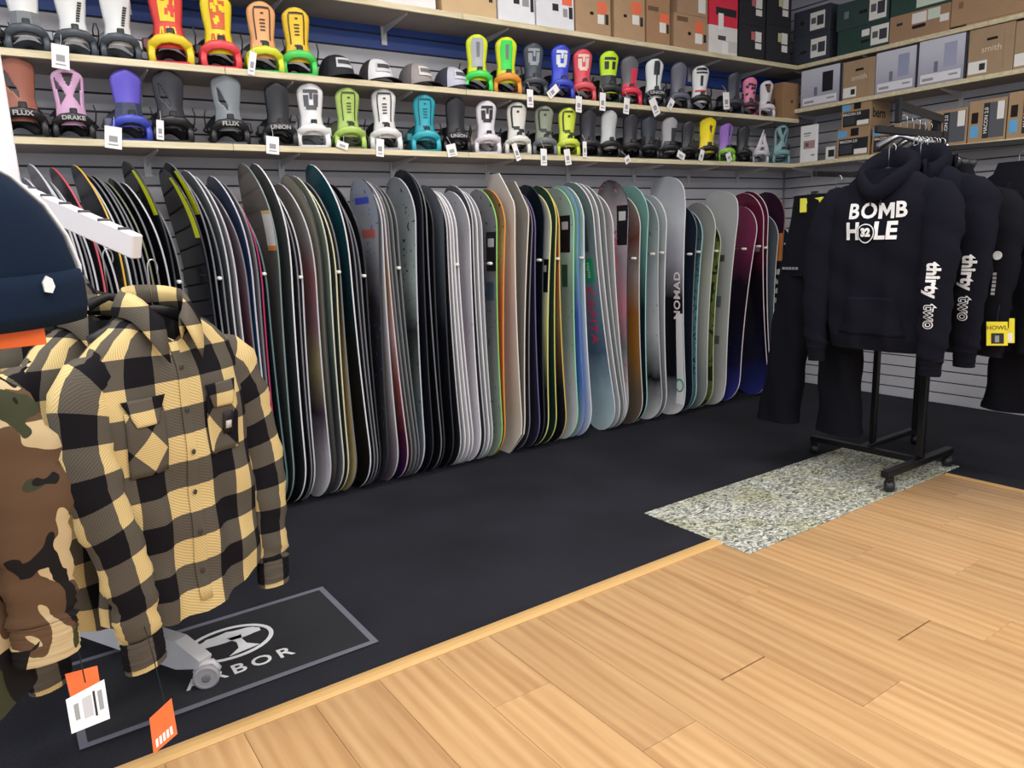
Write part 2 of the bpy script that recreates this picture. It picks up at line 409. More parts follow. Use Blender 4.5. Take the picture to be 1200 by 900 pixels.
def board_mat(stops, pat=None, rough=0.22):
    key = (tuple(stops), pat, rough)
    if key in _bm: return _bm[key]
    m, nt, b = newmat('board_print', rough)
    tc = nt.nodes.new('ShaderNodeTexCoord'); sp = nt.nodes.new('ShaderNodeSeparateXYZ')
    nt.links.new(tc.outputs['Generated'], sp.inputs[0])
    ns = nt.nodes.new('ShaderNodeTexNoise'); ns.inputs['Scale'].default_value = 7; ns.inputs['Detail'].default_value = 3
    nt.links.new(tc.outputs['Object'], ns.inputs['Vector'])
    ma = nt.nodes.new('ShaderNodeMath'); ma.operation = 'MULTIPLY_ADD'; ma.inputs[1].default_value = .10; nt.links.new(ns.outputs['Fac'], ma.inputs[0])
    su = nt.nodes.new('ShaderNodeMath'); su.operation = 'SUBTRACT'; su.inputs[1].default_value = .05
    nt.links.new(sp.outputs['Z'], su.inputs[0]); nt.links.new(su.outputs[0], ma.inputs[2])
    r = ramp(nt, stops); nt.links.new(ma.outputs[0], r.inputs[0]); out = r.outputs[0]
    if pat:
        kind, colr, amt = pat
        v = nt.nodes.new('ShaderNodeTexNoise'); v.inputs['Scale'].default_value = {'ink': 16, 'camo': 9, 'swirl': 6}[kind]; v.inputs['Distortion'].default_value = {'ink': 2.5, 'camo': .6, 'swirl': 6}[kind]
        nt.links.new(tc.outputs['Object'], v.inputs['Vector'])
        rr = ramp(nt, [(amt, (0, 0, 0)), (min(.99, amt + .03), (255, 255, 255))]); nt.links.new(v.outputs['Fac'], rr.inputs[0])
        mx = nt.nodes.new('ShaderNodeMix'); mx.data_type = 'RGBA'; nt.links.new(rr.outputs[0], mx.inputs[0]); nt.links.new(out, mx.inputs[6]); mx.inputs[7].default_value = L3(colr); out = mx.outputs[2]
    nt.links.new(out, b.inputs['Base Color'])
    _bm[key] = m; return m
def g(*cols):
    """bottom-to-top colours"""
    n = len(cols)
    return [(i / (n - 1) if n > 1 else 0.0, c) for i, c in enumerate(cols)] if n > 1 else [(0, cols[0]), (1, cols[0])]
BLK = (24, 25, 30); CHA = (44, 43, 50); SLT = (96, 102, 114); GRY = (140, 140, 148); LGT = (196, 198, 205); WHT = (228, 228, 233); NVY = (28, 38, 58)
EW = (196, 198, 206); EG = (116, 118, 126); ED = (52, 54, 60)
GRP = 'snowboards standing side by side in the wall rack'
THIN = {'d': 'black snowboard seen edge-on with a thin grey edge, packed in the rack row', 'w': 'white snowboard seen edge-on, packed in the rack row', 'g': 'grey snowboard seen edge-on with a pale edge, packed in the rack row', 'k': 'black snowboard with a bright white edge, packed in the rack row'}
# front edge pixel at y=330, at y=480, tip pixel row, print, edge, shape, label
B = [
 (88, 112, 209, g((80, 88, 120), (72, 82, 112)), EW, 'round', 'slate blue snowboard at the end of the rack row behind the white display arm'),
 (97, 121, 193, g((110, 106, 116), (116, 112, 122)), EW, 'round', 'tall mid-grey pointed snowboard beside the slate blue one'),
 (103, 127, 203, g((140, 135, 150), (150, 146, 160)), EW, 'round', 'pale lilac-grey snowboard beside the tall grey pointed one'),
 (109, 133, 207, g(BLK), EG, 'round', 'd'), (114, 138, 212, g(BLK), EW, 'round', 'k'),
 (122, 146, 197, g((40, 38, 48), (56, 50, 60)), (205, 84, 100), 'round', 'plain charcoal snowboard with a pink lower edge'),
 (131, 155, 236, g(BLK), EG, 'round', 'short black snowboard tucked behind the pink-edged charcoal one'),
 (138, 161, 234, g(CHA), EW, 'round', 'short charcoal snowboard with a white edge beside the navy and orange one'),
 (147, 170, 194, g((180, 140, 60), (196, 150, 74), (190, 140, 84), (40, 52, 68), (30, 42, 58)), (222, 178, 66), 'round', 'navy snowboard turning orange and yellow towards its tail'),
 (154, 177, 206, g((130, 136, 132), (160, 166, 160), (150, 156, 152)), EW, 'round', 'pale green-grey snowboard behind the navy and orange one'),
 (161, 184, 206, g((36, 42, 46)), EG, 'round', 'd'), (168, 192, 206, g(BLK), EG, 'round', 'd'), (174, 198, 211, g((50, 52, 58)), EG, 'round', 'd'),
 (180, 203, 213, g(BLK), (120, 124, 100), 'round', 'black snowboard with a dull olive edge'),
 (187, 209, 209, g(BLK), EG, 'round', 'd'), (199, 221, 214, g(BLK), EW, 'round', 'k'),
 (206, 228, 190, g((26, 28, 34), (34, 36, 42)), ED, 'round', 'black snowboard with a short acid yellow stripe at its tip, standing alone of its kind'),
 (214, 235, 216, g((40, 44, 50)), EG, 'round', 'd'),
 (247, 268, 199, g((30, 32, 40)), ED, 'round', 'black snowboard with a long yellow tip stripe, left one of a yellow-striped pair'),
 (254, 275, 191, g((30, 32, 40)), EG, 'round', 'black snowboard with a yellow tip stripe, right one of a yellow-striped pair'),
 (262, 281, 207, g((36, 40, 48), (58, 64, 70)), EG, 'round', 'dark slate snowboard between a yellow-striped one and a grey-green tipped one'),
 (270, 288, 200, g((40, 44, 52), (60, 66, 74), (122, 132, 134)), EW, 'round', 'dark snowboard with a pale grey-green tip'),
 (278, 296, 206, g((120, 118, 126), (168, 164, 172)), EW, 'round', 'light grey snowboard wedged beside the maroon one'),
 (290, 307, 221, g(BLK, (36, 24, 32), (88, 42, 54), (116, 92, 104), (118, 110, 120)), EG, 'round', 'snowboard fading from mauve at the tip through maroon to black'),
 (297, 312, 207, g((22, 26, 36), (26, 40, 56), (34, 86, 130), (42, 62, 112), (66, 72, 88)), EW, 'round', 'bright blue snowboard with a white edge'),
 (303, 315, 213, g((120, 118, 126)), EG, 'round', 'g'),
 (307, 318, 222, g((40, 34, 42)), (168, 44, 92), 'round', 'dark snowboard with a magenta edge beside the open gap'),
 (313, 328, 232, g((30, 40, 42), (40, 52, 56)), (92, 120, 124), 'round', 'dark teal leaning snowboard beside the magenta-edged one'),
 (329, 339, 193, g((44, 52, 54), (62, 68, 70), (88, 86, 86), (112, 106, 100)), (120, 140, 140), 'round', 'taupe grey snowboard with a white and orange sticker'),
 (343, 353, 193, g((36, 40, 42), (56, 64, 66), (82, 88, 88)), WHT, 'round', 'dark teal-grey snowboard with a thick bright white edge'),
 (350, 360, 216, g(CHA), EG, 'round', 'd'), (355, 364, 220, g((70, 66, 76)), EW, 'round', 'g'),
 (371, 382, 216, g((226, 224, 234), (206, 202, 214), (84, 68, 88), (166, 156, 116), (138, 104, 112), (148, 96, 98), (140, 138, 138), (134, 130, 126)), EW, 'round', 'snowboard with soft pink, green and purple bands and a white tail'),
 (379, 389, 206, g((70, 72, 70), (140, 140, 128), (150, 148, 136)), ED, 'round', 'olive grey snowboard behind the soft banded one'),
 (388, 398, 207, g((130, 128, 138), (70, 84, 82), (110, 128, 120), (128, 134, 122)), (206, 210, 198), 'round', 'grey-green snowboard with a cream edge'),
 (395, 404, 218, g((60, 66, 60), (70, 76, 70)), (214, 210, 178), 'round', 'dark green-grey snowboard with a cream edge'),
 (400, 412, 213, g((206, 184, 130), (180, 156, 104), (60, 62, 58), (70, 70, 70)), EG, 'round', 'dark snowboard with a golden tail'),
 (413, 428, 193, g((20, 20, 26), (24, 26, 28), (24, 36, 36), (26, 66, 76), (24, 76, 92)), WHT, 'round', 'tall black snowboard turning deep teal at the tip, with a white edge'),
 (419, 433, 206, g(CHA), EG, 'round', 'd'), (424, 437, 220, g((66, 66, 76)), EG, 'round', 'g'), (430, 441, 216, g(BLK), ED, 'round', 'd'),
 (446, 452, 209, g((60, 60, 66), (52, 54, 58), (46, 46, 54), (56, 52, 60), (150, 154, 166), (146, 158, 178)), ED, 'round', 'dark snowboard with a pale grey tip and blue and red marks'),
 (451, 462, 214, g((120, 100, 120), (190, 186, 192), (200, 198, 204), (150, 152, 160)), EW, 'round', 'g'),
 (456, 472, 211, g((46, 32, 92), (92, 34, 62), (150, 84, 80), (196, 164, 164), (180, 140, 90), (160, 158, 166), (150, 170, 186)), (204, 190, 200), 'round', 'snowboard fading from pale grey through orange and red to a purple tail'),
 (461, 477, 212, g((96, 40, 52), (130, 136, 130), (146, 152, 146)), EG, 'round', 'g'), (466, 482, 214, g((120, 128, 126)), EG, 'round', 'g'), (471, 486, 217, g((100, 106, 104)), EG, 'round', 'g'),
 (489, 495, 208, g((132, 110, 130), (112, 132, 146), (104, 112, 114), (56, 60, 66), (168, 184, 186), (156, 168, 172), (116, 122, 134)), EW, 'round', 'slate grey snowboard with dark brickwork print across its middle'),
 (498, 505, 199, g((20, 24, 34), (30, 34, 46)), ED, 'round', 'tall black-navy snowboard behind the slate grey brickwork one'),
 (504, 514, 201, g(BLK), EG, 'round', 'd'), (510, 518, 218, g(BLK), ED, 'round', 'd'),
 (522, 529, 217, g((16, 18, 26), (20, 22, 30), (24, 28, 38), (86, 96, 110), (116, 124, 138)), ED, 'round', 'slate blue-grey snowboard with a black lower half'),
 (527, 537, 222, g(CHA), EW, 'round', 'k'), (531, 542, 222, g(WHT), WHT, 'round', 'w'), (535, 547, 224, g(WHT), WHT, 'round', 'w'),
 (539, 551, 224, g((214, 210, 220), (206, 204, 214)), WHT, 'round', 'w'),
 (553, 561, 224, g((232, 230, 238), (226, 224, 232), (190, 186, 194), (200, 202, 210), (168, 170, 180)), WHT, 'round', 'pale grey and white snowboard with a small inky figure at its middle'),
 (557, 566, 217, g((60, 62, 68), (80, 82, 90)), EW, 'round', 'k'), (562, 571, 221, g(WHT), WHT, 'round', 'w'), (567, 575, 224, g(LGT), EW, 'round', 'w'),
 (583, 587, 222, g((150, 164, 152), (146, 160, 150), (120, 124, 128), (112, 114, 122), (134, 136, 144)), (140, 214, 110), 'round', 'grey snowboard with a lime green edge and a black sticker'),
 (591, 591, 222, g((96, 74, 46), (190, 110, 60), (214, 104, 60), (206, 112, 70), (206, 176, 110), (120, 96, 70)), (230, 150, 70), 'round', 'orange and tan snowboard with a dark swirl at its tip'),
 (605, 610, 204, g((222, 216, 200), (212, 204, 188), (206, 192, 184), (226, 206, 192), (210, 206, 204)), (232, 226, 216), 'angle', 'cream snowboard with a squared-off tip and tail'),
 (617, 614, 214, g((120, 116, 112), (128, 126, 120), (150, 148, 144)), (224, 216, 206), 'angle', 'taupe grey snowboard with a squared-off tip'),
 (622, 620, 226, g((50, 46, 52)), EG, 'round', 'd'), (627, 631, 225, g((46, 44, 60)), (110, 96, 150), 'round', 'dark snowboard with a violet edge'),
 (637, 637, 217, g((16, 18, 26), (14, 24, 32), (18, 30, 38)), ED, 'round', 'tall black snowboard between a violet-edged one and a white one'),
 (644, 642, 226, g((24, 30, 40), (40, 48, 50), (214, 216, 150), (200, 208, 206), (206, 212, 212)), (222, 222, 140), 'round', 'white snowboard with a black sticker and a yellow edge'),
 (651, 651, 218, g((30, 50, 46), (44, 70, 60)), (210, 206, 110), 'round', 'dark green snowboard with a yellow edge'),
 (656, 662, 221, g((22, 24, 44), (40, 40, 44), (150, 120, 80), (180, 80, 80), (140, 140, 140)), (220, 190, 96), 'round', 'dark snowboard with a golden edge beside the mint one'),
 (673, 676, 220, g((214, 220, 224), (206, 212, 216), (150, 170, 160), (132, 154, 142), (172, 206, 188), (150, 164, 158)), (150, 226, 180), 'round', 'mint snowboard with a white tail and black stickers'),
 (679, 684, 217, g((180, 190, 196), (80, 130, 200), (84, 110, 200), (150, 210, 190), (160, 190, 178)), (92, 130, 220), 'round', 'mint snowboard with a royal blue lower edge'),
 (686, 692, 218, g((206, 216, 240), (190, 212, 244), (186, 216, 226), (160, 200, 190)), WHT, 'round', 'icy white-blue snowboard beside the blue-edged mint one'),
 (703, 720, 213, g((182, 206, 212), (170, 196, 206), (78, 104, 128), (100, 122, 144), (124, 138, 146), (108, 126, 132), (124, 142, 140)), WHT, 'round', 'grey-blue snowboard with red vertical lettering and an ice-blue tail'),
 (709, 726, 214, g(LGT), WHT, 'round', 'w'), (715, 731, 216, g((150, 160, 160)), EW, 'round', 'g'),
 (722, 733, 226, g((190, 190, 192), (180, 180, 184)), WHT, 'round', 'w'),
 (736, 736, 211, g((220, 222, 228), (214, 214, 220), (120, 122, 130), (196, 130, 146), (150, 142, 152), (196, 192, 200), (30, 28, 36)), (40, 38, 46), 'round', 'white snowboard with pink smoke print and a black tip'),
 (750, 752, 229, g((92, 84, 78), (106, 90, 74), (150, 104, 46), (146, 98, 44), (146, 138, 138), (104, 62, 54), (150, 148, 148)), (208, 204, 200), 'round', 'brown woodgrain snowboard with a grey band'),
 (758, 757, 217, g((20, 34, 44), (20, 40, 52), (24, 40, 50), (100, 150, 148), (120, 166, 160)), (160, 206, 202), 'round', 'teal-tipped dark snowboard behind the woodgrain one'),
 (772, 775, 230, g((222, 226, 230), (30, 28, 30), (196, 202, 210), (176, 186, 194), (150, 168, 170), (130, 146, 148)), EW, 'round', 'silver-grey snowboard with a large black blot near its tail'),
 (780, 780, 228, g((120, 124, 132), (160, 164, 172), (176, 188, 192)), WHT, 'round', 'silver-grey snowboard beside the tall white one'),
 (802, 802, 207, g((226, 228, 234), (20, 18, 26), (18, 16, 24), (22, 20, 28), (176, 178, 192), (206, 212, 222), (160, 168, 178)), WHT, 'blunt', 'tallest white snowboard with a blunt tip and black lower half'),
 (814, 810, 240, g((26, 34, 48), (28, 38, 54)), EG, 'round', 'navy snowboard directly beside the tallest white one'),
 (820, 814, 246, g((70, 130, 136), (96, 150, 156), (40, 52, 62)), (170, 206, 214), 'round', 'teal-printed snowboard with an ice-blue edge'),
 (834, 826, 238, g((120, 128, 132), (170, 172, 168), (176, 180, 170), (138, 142, 144)), (212, 218, 206), 'round', 'pale putty grey snowboard beside the camouflage one'),
 (841, 833, 258, g((96, 110, 66), (110, 128, 70)), (190, 200, 160), 'round', 'green camouflage snowboard between putty grey and light grey ones'),
 (858, 847, 225, g((190, 190, 190), (176, 178, 176), (168, 172, 170), (172, 178, 180), (180, 184, 188)), WHT, 'blunt', 'light grey snowboard with small dark badges'),
 (879, 862, 243, g((54, 60, 150), (26, 26, 60), (18, 16, 30), (22, 16, 30), (112, 42, 76), (128, 58, 90)), (228, 214, 222), 'round', 'shorter maroon snowboard with white outline and blue tail'),
 (891, 900, 226, g((40, 50, 130), (22, 22, 48), (18, 16, 28), (26, 16, 28), (108, 36, 66), (96, 30, 56)), (228, 214, 222), 'round', 'maroon snowboard with white outline, middle of the maroon ones'),
 (900, 902, 224, g((40, 56, 150), (22, 22, 48), (18, 16, 28), (28, 18, 30), (112, 38, 70), (98, 34, 62)), (228, 214, 222), 'round', 'maroon snowboard with white outline beside the slate one'),
 (909, 904, 250, g((60, 70, 80), (84, 94, 104), (88, 98, 106)), (180, 190, 196), 'round', 'slate snowboard beside the maroon ones'),
 (916, 911, 225, g((24, 24, 30), (40, 28, 44), (52, 28, 48)), (120, 96, 70), 'round', 'dark plum snowboard with white letter marks on its edge'),
 (925, 920, 262, g((24, 46, 54), (36, 66, 76)), (200, 210, 214), 'round', 'petrol blue snowboard at the corner end of the rack'),
]
PAT = {446: ('ink', (60, 80, 170), .66), 489: ('ink', (50, 54, 60), .64), 553: ('ink', (60, 58, 62), .72), 583: ('swirl', (70, 72, 80), .66), 591: ('swirl', (80, 60, 44), .66),
       673: ('ink', (70, 96, 86), .70), 703: ('ink', (70, 84, 100), .72), 736: ('ink', (206, 110, 140), .62), 772: ('ink', (60, 64, 70), .70), 820: ('ink', (40, 70, 84), .56), 841: ('camo', (40, 56, 30), .5)}
GLOSS = {329: .05, 446: .06, 247: .08, 206: .1, 371: .12, 489: .12, 413: .12}
BX = []; BOARD = []; lastf = lastt = -9.0; GAP = .0098
for i, (xa, xb, yt, stops, ec, sh, lab) in enumerate(B):
    yaw = math.radians(9 if xa < 216 else 9 if xa < 320 else 7 if xa < 440 else 3 if xa < 520 else 0)
    A_ = hit(xa, 330, 1, YF); B_ = hit(xb, 480, 1, YF)
    sl = (A_.x - B_.x) / (A_.z - B_.z)
    tip = hit(xa - 18, yt, 1, YF + .12)
    if sh == 'round' and xa < 440: sh = 'curl'
    xf = max(B_.x - sl * B_.z, lastf + GAP); xt_ = max(B_.x + sl * (1.5 - B_.z), lastt + GAP)
    lastf, lastt = xf, xt_; sl = (xt_ - xf) / 1.5
    th = math.atan(sl); BX.append((xf, sl, yaw))
    ez = Vector((math.sin(th), 0, math.cos(th)))
    ex = Vector((math.sin(yaw), -math.cos(yaw), 0)); ex = (ex - ez * ex.dot(ez)).normalized()
    ey = ez.cross(ex)
    foot = Vector((xf, YF, 0.0)) - ex * .136
    Ln = tip.z / math.cos(th)
    foot.z = abs(math.sin(th)) * .02 + .001
    M = frame(foot, ex, ey, ez) @ Matrix.Diagonal((1, 1, Ln / 1.5, 1))
    a, c = BM[sh]
    o = bpy.data.objects.new('snowboard', a); COL.objects.link(o)
    o.material_slots[0].link = 'OBJECT'; o.material_slots[0].material = board_mat(tuple(stops), PAT.get(xa), GLOSS.get(xa, .22))
    o.matrix_world = M
    e = bpy.data.objects.new('edge', c); COL.objects.link(e); e.parent = o
    e.material_slots[0].link = 'OBJECT'; e.material_slots[0].material = mat(ec, 0.3)
    short = lab in THIN
    tag(o, THIN.get(lab, lab), 'snowboard', GRP + (' ' + {'d': '(black, edge-on)', 'w': '(white, edge-on)', 'g': '(grey, edge-on)', 'k': '(black, white edge)'}[lab] if short else ''))
    BOARD.append(o)
def kick_at(z, i=99):
    k = 0
    if B[i if i < len(B) else -1][0] < 440 and B[i if i < len(B) else -1][5] == 'round':
        return -.085 * max(0, (.46 - (1.5 - z)) / .46) ** 2
    for d in (z, 1.5 - z):
        if d < .24: k -= .030 * ((.24 - d) / .24) ** 2
    return k
def half_at(z):
    s = abs(z - .75) / (.75 - .19); return .126 + .020 * min(1, s) ** 2
def patch(i, x0, x1, z0, z1, m, name='sticker', lift=.0007, skew=0.0):
    """flat print glued on the visible face; z in the unit board 0..1.5, x in half widths"""
    rows = []
    for q in range(9):
        z = z0 + (z1 - z0) * q / 8; hw = half_at(z); k = kick_at(z, i)
        rows.append([Vector(((x0 + (x1 - x0) * u / 4 + skew * q / 8) * hw, k - .0038 - lift, z)) for u in range(5)])
    mb = MB().grid(rows); me = mb.mesh(name); me = thicken(me, .0004)
    return link(name, me, m, BOARD[i])
def letters(i, s, size, x, z, col_, up=True, space=1.0, offset=0.0, sx=1.0, name='lettering', shear=0):
    """vertical lettering on the visible face; reads top to bottom (up=False) or bottom to top"""
    me = textmesh(s, size, .0003, offset=offset, space=space, sx=sx, shear=shear)
    # text x axis -> along the board; text y -> across. visible normal is local -y, viewer right is +x
    if up: m = frame((x * half_at(z), -.0038 - .0008 + kick_at(z), z), (0, 0, 1), (-1, 0, 0))
    else: m = frame((x * half_at(z), -.0038 - .0008 + kick_at(z), z), (0, 0, -1), (1, 0, 0))
    return link(name, me, mat(col_, .5), BOARD[i], m)
idx = {}
for i, t in enumerate(B): idx[t[0]] = i
YEL = mat((226, 234, 40), 0.4)
CURL = outline('curl')
def tip_stripe(i, z0, z1, f0, f1, m):
    rows = []
    for (z, hw, k) in CURL:
        if z0 <= z <= z1: rows.append([Vector((hw * (f0 + (f1 - f0) * u / 3), k - .0046, z)) for u in range(4)])
    return link('stripe', thicken(MB().grid(rows).mesh('stripe'), .0004), m, BOARD[i])
tip_stripe(idx[206], 1.27, 1.478, .62, .97, YEL); tip_stripe(idx[247], 1.20, 1.47, .62, .97, YEL); tip_stripe(idx[254], 1.27, 1.478, .60, .97, YEL)
patch(idx[329], .35, .98, 1.16, 1.29, mat((226, 224, 226), .5)); patch(idx[329], .35, .98, 1.14, 1.165, mat((226, 140, 70), .5)); patch(idx[329], .35, .98, 1.285, 1.305, mat((220, 190, 130), .5))
STK = mat((22, 22, 28), .4)
for (xx, u0, u1, z0, z1) in ((583, .30, .98, 1.06, 1.27), (644, .25, .98, .93, 1.12), (673, .15, .80, 1.13, 1.34), (736, .3, .97, 1.12, 1.35)):
    i = idx[xx]; patch(i, u0, u1, z0, z1, STK)
    zm = z0 + (z1 - z0) * .62
    patch(i, u0 + .12, u1 - .14, zm, z1 - .035, mat((206, 206, 210), .5), 'sticker_print', .0013)
patch(idx[583], .2, .8, .90, 1.0, mat((60, 80, 100), .5))
patch(idx[673], .2, .62, .93, 1.06, mat((40, 84, 66), .5))
i = idx[703]
patch(i, -.55, .55, 1.10, 1.28, mat((62, 78, 92), .4)); letters(i, 'CAPITA', .062, .05, 1.19, (232, 236, 240), up=False, offset=.002)
patch(i, .05, .75, .92, 1.06, mat((38, 158, 106), .4)); letters(i, 'capita', .04, .4, .99, (220, 240, 230), up=False)
letters(i, 'CAPITA', .085, .25, .72, (224, 52, 96), up=False, space=1.25, offset=.002)
i = idx[736]
letters(i, 'CAPITA', .06, .2, 1.06, (222, 110, 140), up=True, offset=.002)
i = idx[802]
o = letters(i, 'NOMAD', .075, .62, .77, (236, 226, 232), up=True, offset=.002, space=1.1)
o = patch(i, .52, .97, .08, .66, mat((230, 230, 236), .35), 'white_stripe')
ring = []
for q in range(24):
    an = 2 * PI * q / 24; ring.append((.1 + .032 * math.cos(an), -.006 + kick_at(.2), .2 + .04 * math.sin(an)))
MB().tube(ring, .005, 6, closed=True).build('round_logo', mat((40, 140, 110), .4), BOARD[i])
patch(idx[858], -.4, .45, 1.02, 1.065, mat((84, 76, 74), .5), 'badge'); patch(idx[858], -.35, .45, .70, .78, mat((96, 108, 116), .5), 'badge'); patch(idx[858], -.1, .5, .44, .5, mat((100, 96, 96), .5), 'badge')
for q in range(5): patch(idx[916], .55, .95, .62 + q * .07, .66 + q * .07, mat((206, 206, 206), .5), 'edge_mark', skew=.2 * (-1) ** q)
patch(idx[916], .6, .98, 1.0, 1.2, mat((220, 130, 60), .5), 'edge_band')
for xx in (891, 900): patch(idx[xx], -.1, .8, 1.08, 1.115, mat((170, 130, 150), .5), 'badge')
patch(idx[925], -.1, .6, 1.0, 1.05, mat((180, 226, 220), .5), 'badge')
patch(idx[446], -.2, .75, 1.22, 1.26, mat((190, 96, 88), .5), 'print_band'); patch(idx[446], -.5, .5, 1.38, 1.41, mat((60, 76, 200), .5), 'print_band')
# pegs of the rack
PEGCAP = mat((236, 234, 228), .4)
for (px, py) in ((217, 330), (262, 326), (311, 321), (353, 325), (395, 319), (433, 323), (470, 314), (540, 310), (572, 309), (630, 305), (660, 303), (687, 302), (741, 303), (761, 298), (780, 296), (806, 298), (823, 295), (844, 294), (868, 292), (884, 289), (902, 290), (921, 286)):
    p = hit(px, py, 1, YF - .01)
    xs_ = [(a[0] + a[1] * p.z, a[2]) for a in BX]
    mids = [((q[0] + w_[0]) / 2, q[1]) for q, w_ in zip(xs_, xs_[1:])]
    mx_, ya_ = min(mids, key=lambda q: abs(q[0] - p.x))
    r_ = empty('rack_peg', (mx_ - math.tan(ya_) * (YB - YF), YB, p.z), ya_); tag(r_, 'white-tipped metal peg on the slatted wall parting the snowboards', 'peg', 'rack pegs between the snowboards')
    MB().tube([(0, -.003, 0), (0, YF + .012 - YB, 0)], .004, 8).build('rod', STEEL, r_)
    MB().lathe([(.0005, -.020), (.007, -.020), (.008, -.014), (.008, .010), (.007, .016), (.0005, .016)], 12, Matrix.Translation((0, YF - YB, 0)) @ Matrix.Rotation(PI / 2, 4, 'X')).build('tip_cap', PEGCAP, r_, True)
    MB().cbox(-.012, .012, -.004, 0, -.03, .03, .001).build('wall_plate', STEEL, r_)
# ------------------------------------------------------------------ snowboard bindings on the two shelves
def highback_rows(w_bot, w_waist, w_top, h, lean, nu=12, nv=18):
    rows = []
    for v in range(nv + 1):
        t = v / nv
        hw = (w_bot + (w_waist - w_bot) * min(1, t / .4)) if t < .4 else (w_waist + (w_top - w_waist) * min(1, (t - .4) / .4) ** .8)
        if t > .80: hw *= max(.22, 1 - ((t - .80) / .20) ** 2.8) ** .5
        row = []
        for u in range(nu + 1):
            a = -1 + 2 * u / nu
            x = a * hw / 2
            y = -.105 + .030 * abs(a) ** 1.8 * (1.15 - .5 * t) - lean * t * h + .012 * math.sin(PI * t)
            row.append(Vector((x, y, .055 + t * h)))
        rows.append(row)
    return rows
def in_poly(px, py, poly):
    c = False; n = len(poly)
    for i in range(n):
        x1, y1 = poly[i]; x2, y2 = poly[i - 1]
        if (y1 > py) != (y2 > py) and px < (x2 - x1) * (py - y1) / (y2 - y1 + 1e-12) + x1: c = not c
    return c
def surf(rows, a, t, off=0.0):
    """point on the highback: a in -1..1 across, t 0..1 up, pushed outwards (towards -y)"""
    nu = len(rows[0]) - 1; nv = len(rows) - 1
    fu = (a + 1) / 2 * nu; fv = t * nv; i = min(nu - 1, int(fu)); j = min(nv - 1, int(fv)); du = fu - i; dv = fv - j
    p = (rows[j][i] * (1 - du) + rows[j][i + 1] * du) * (1 - dv) + (rows[j + 1][i] * (1 - du) + rows[j + 1][i + 1] * du) * dv
    return p + Vector((0, -off, 0))
def inlay(rows, a0, a1, t0, t1, m, parent, name='inlay', off=.0035, skew=0.0):
    r_ = []
    for j in range(5):
        t = t0 + (t1 - t0) * j / 4
        r_.append([surf(rows, max(-1, min(1, a0 + (a1 - a0) * i / 4 + skew * (t - t0))), t, off) for i in range(5)])
    me = thicken(MB().grid(r_).mesh(name), .0012); return link(name, me, m, parent)
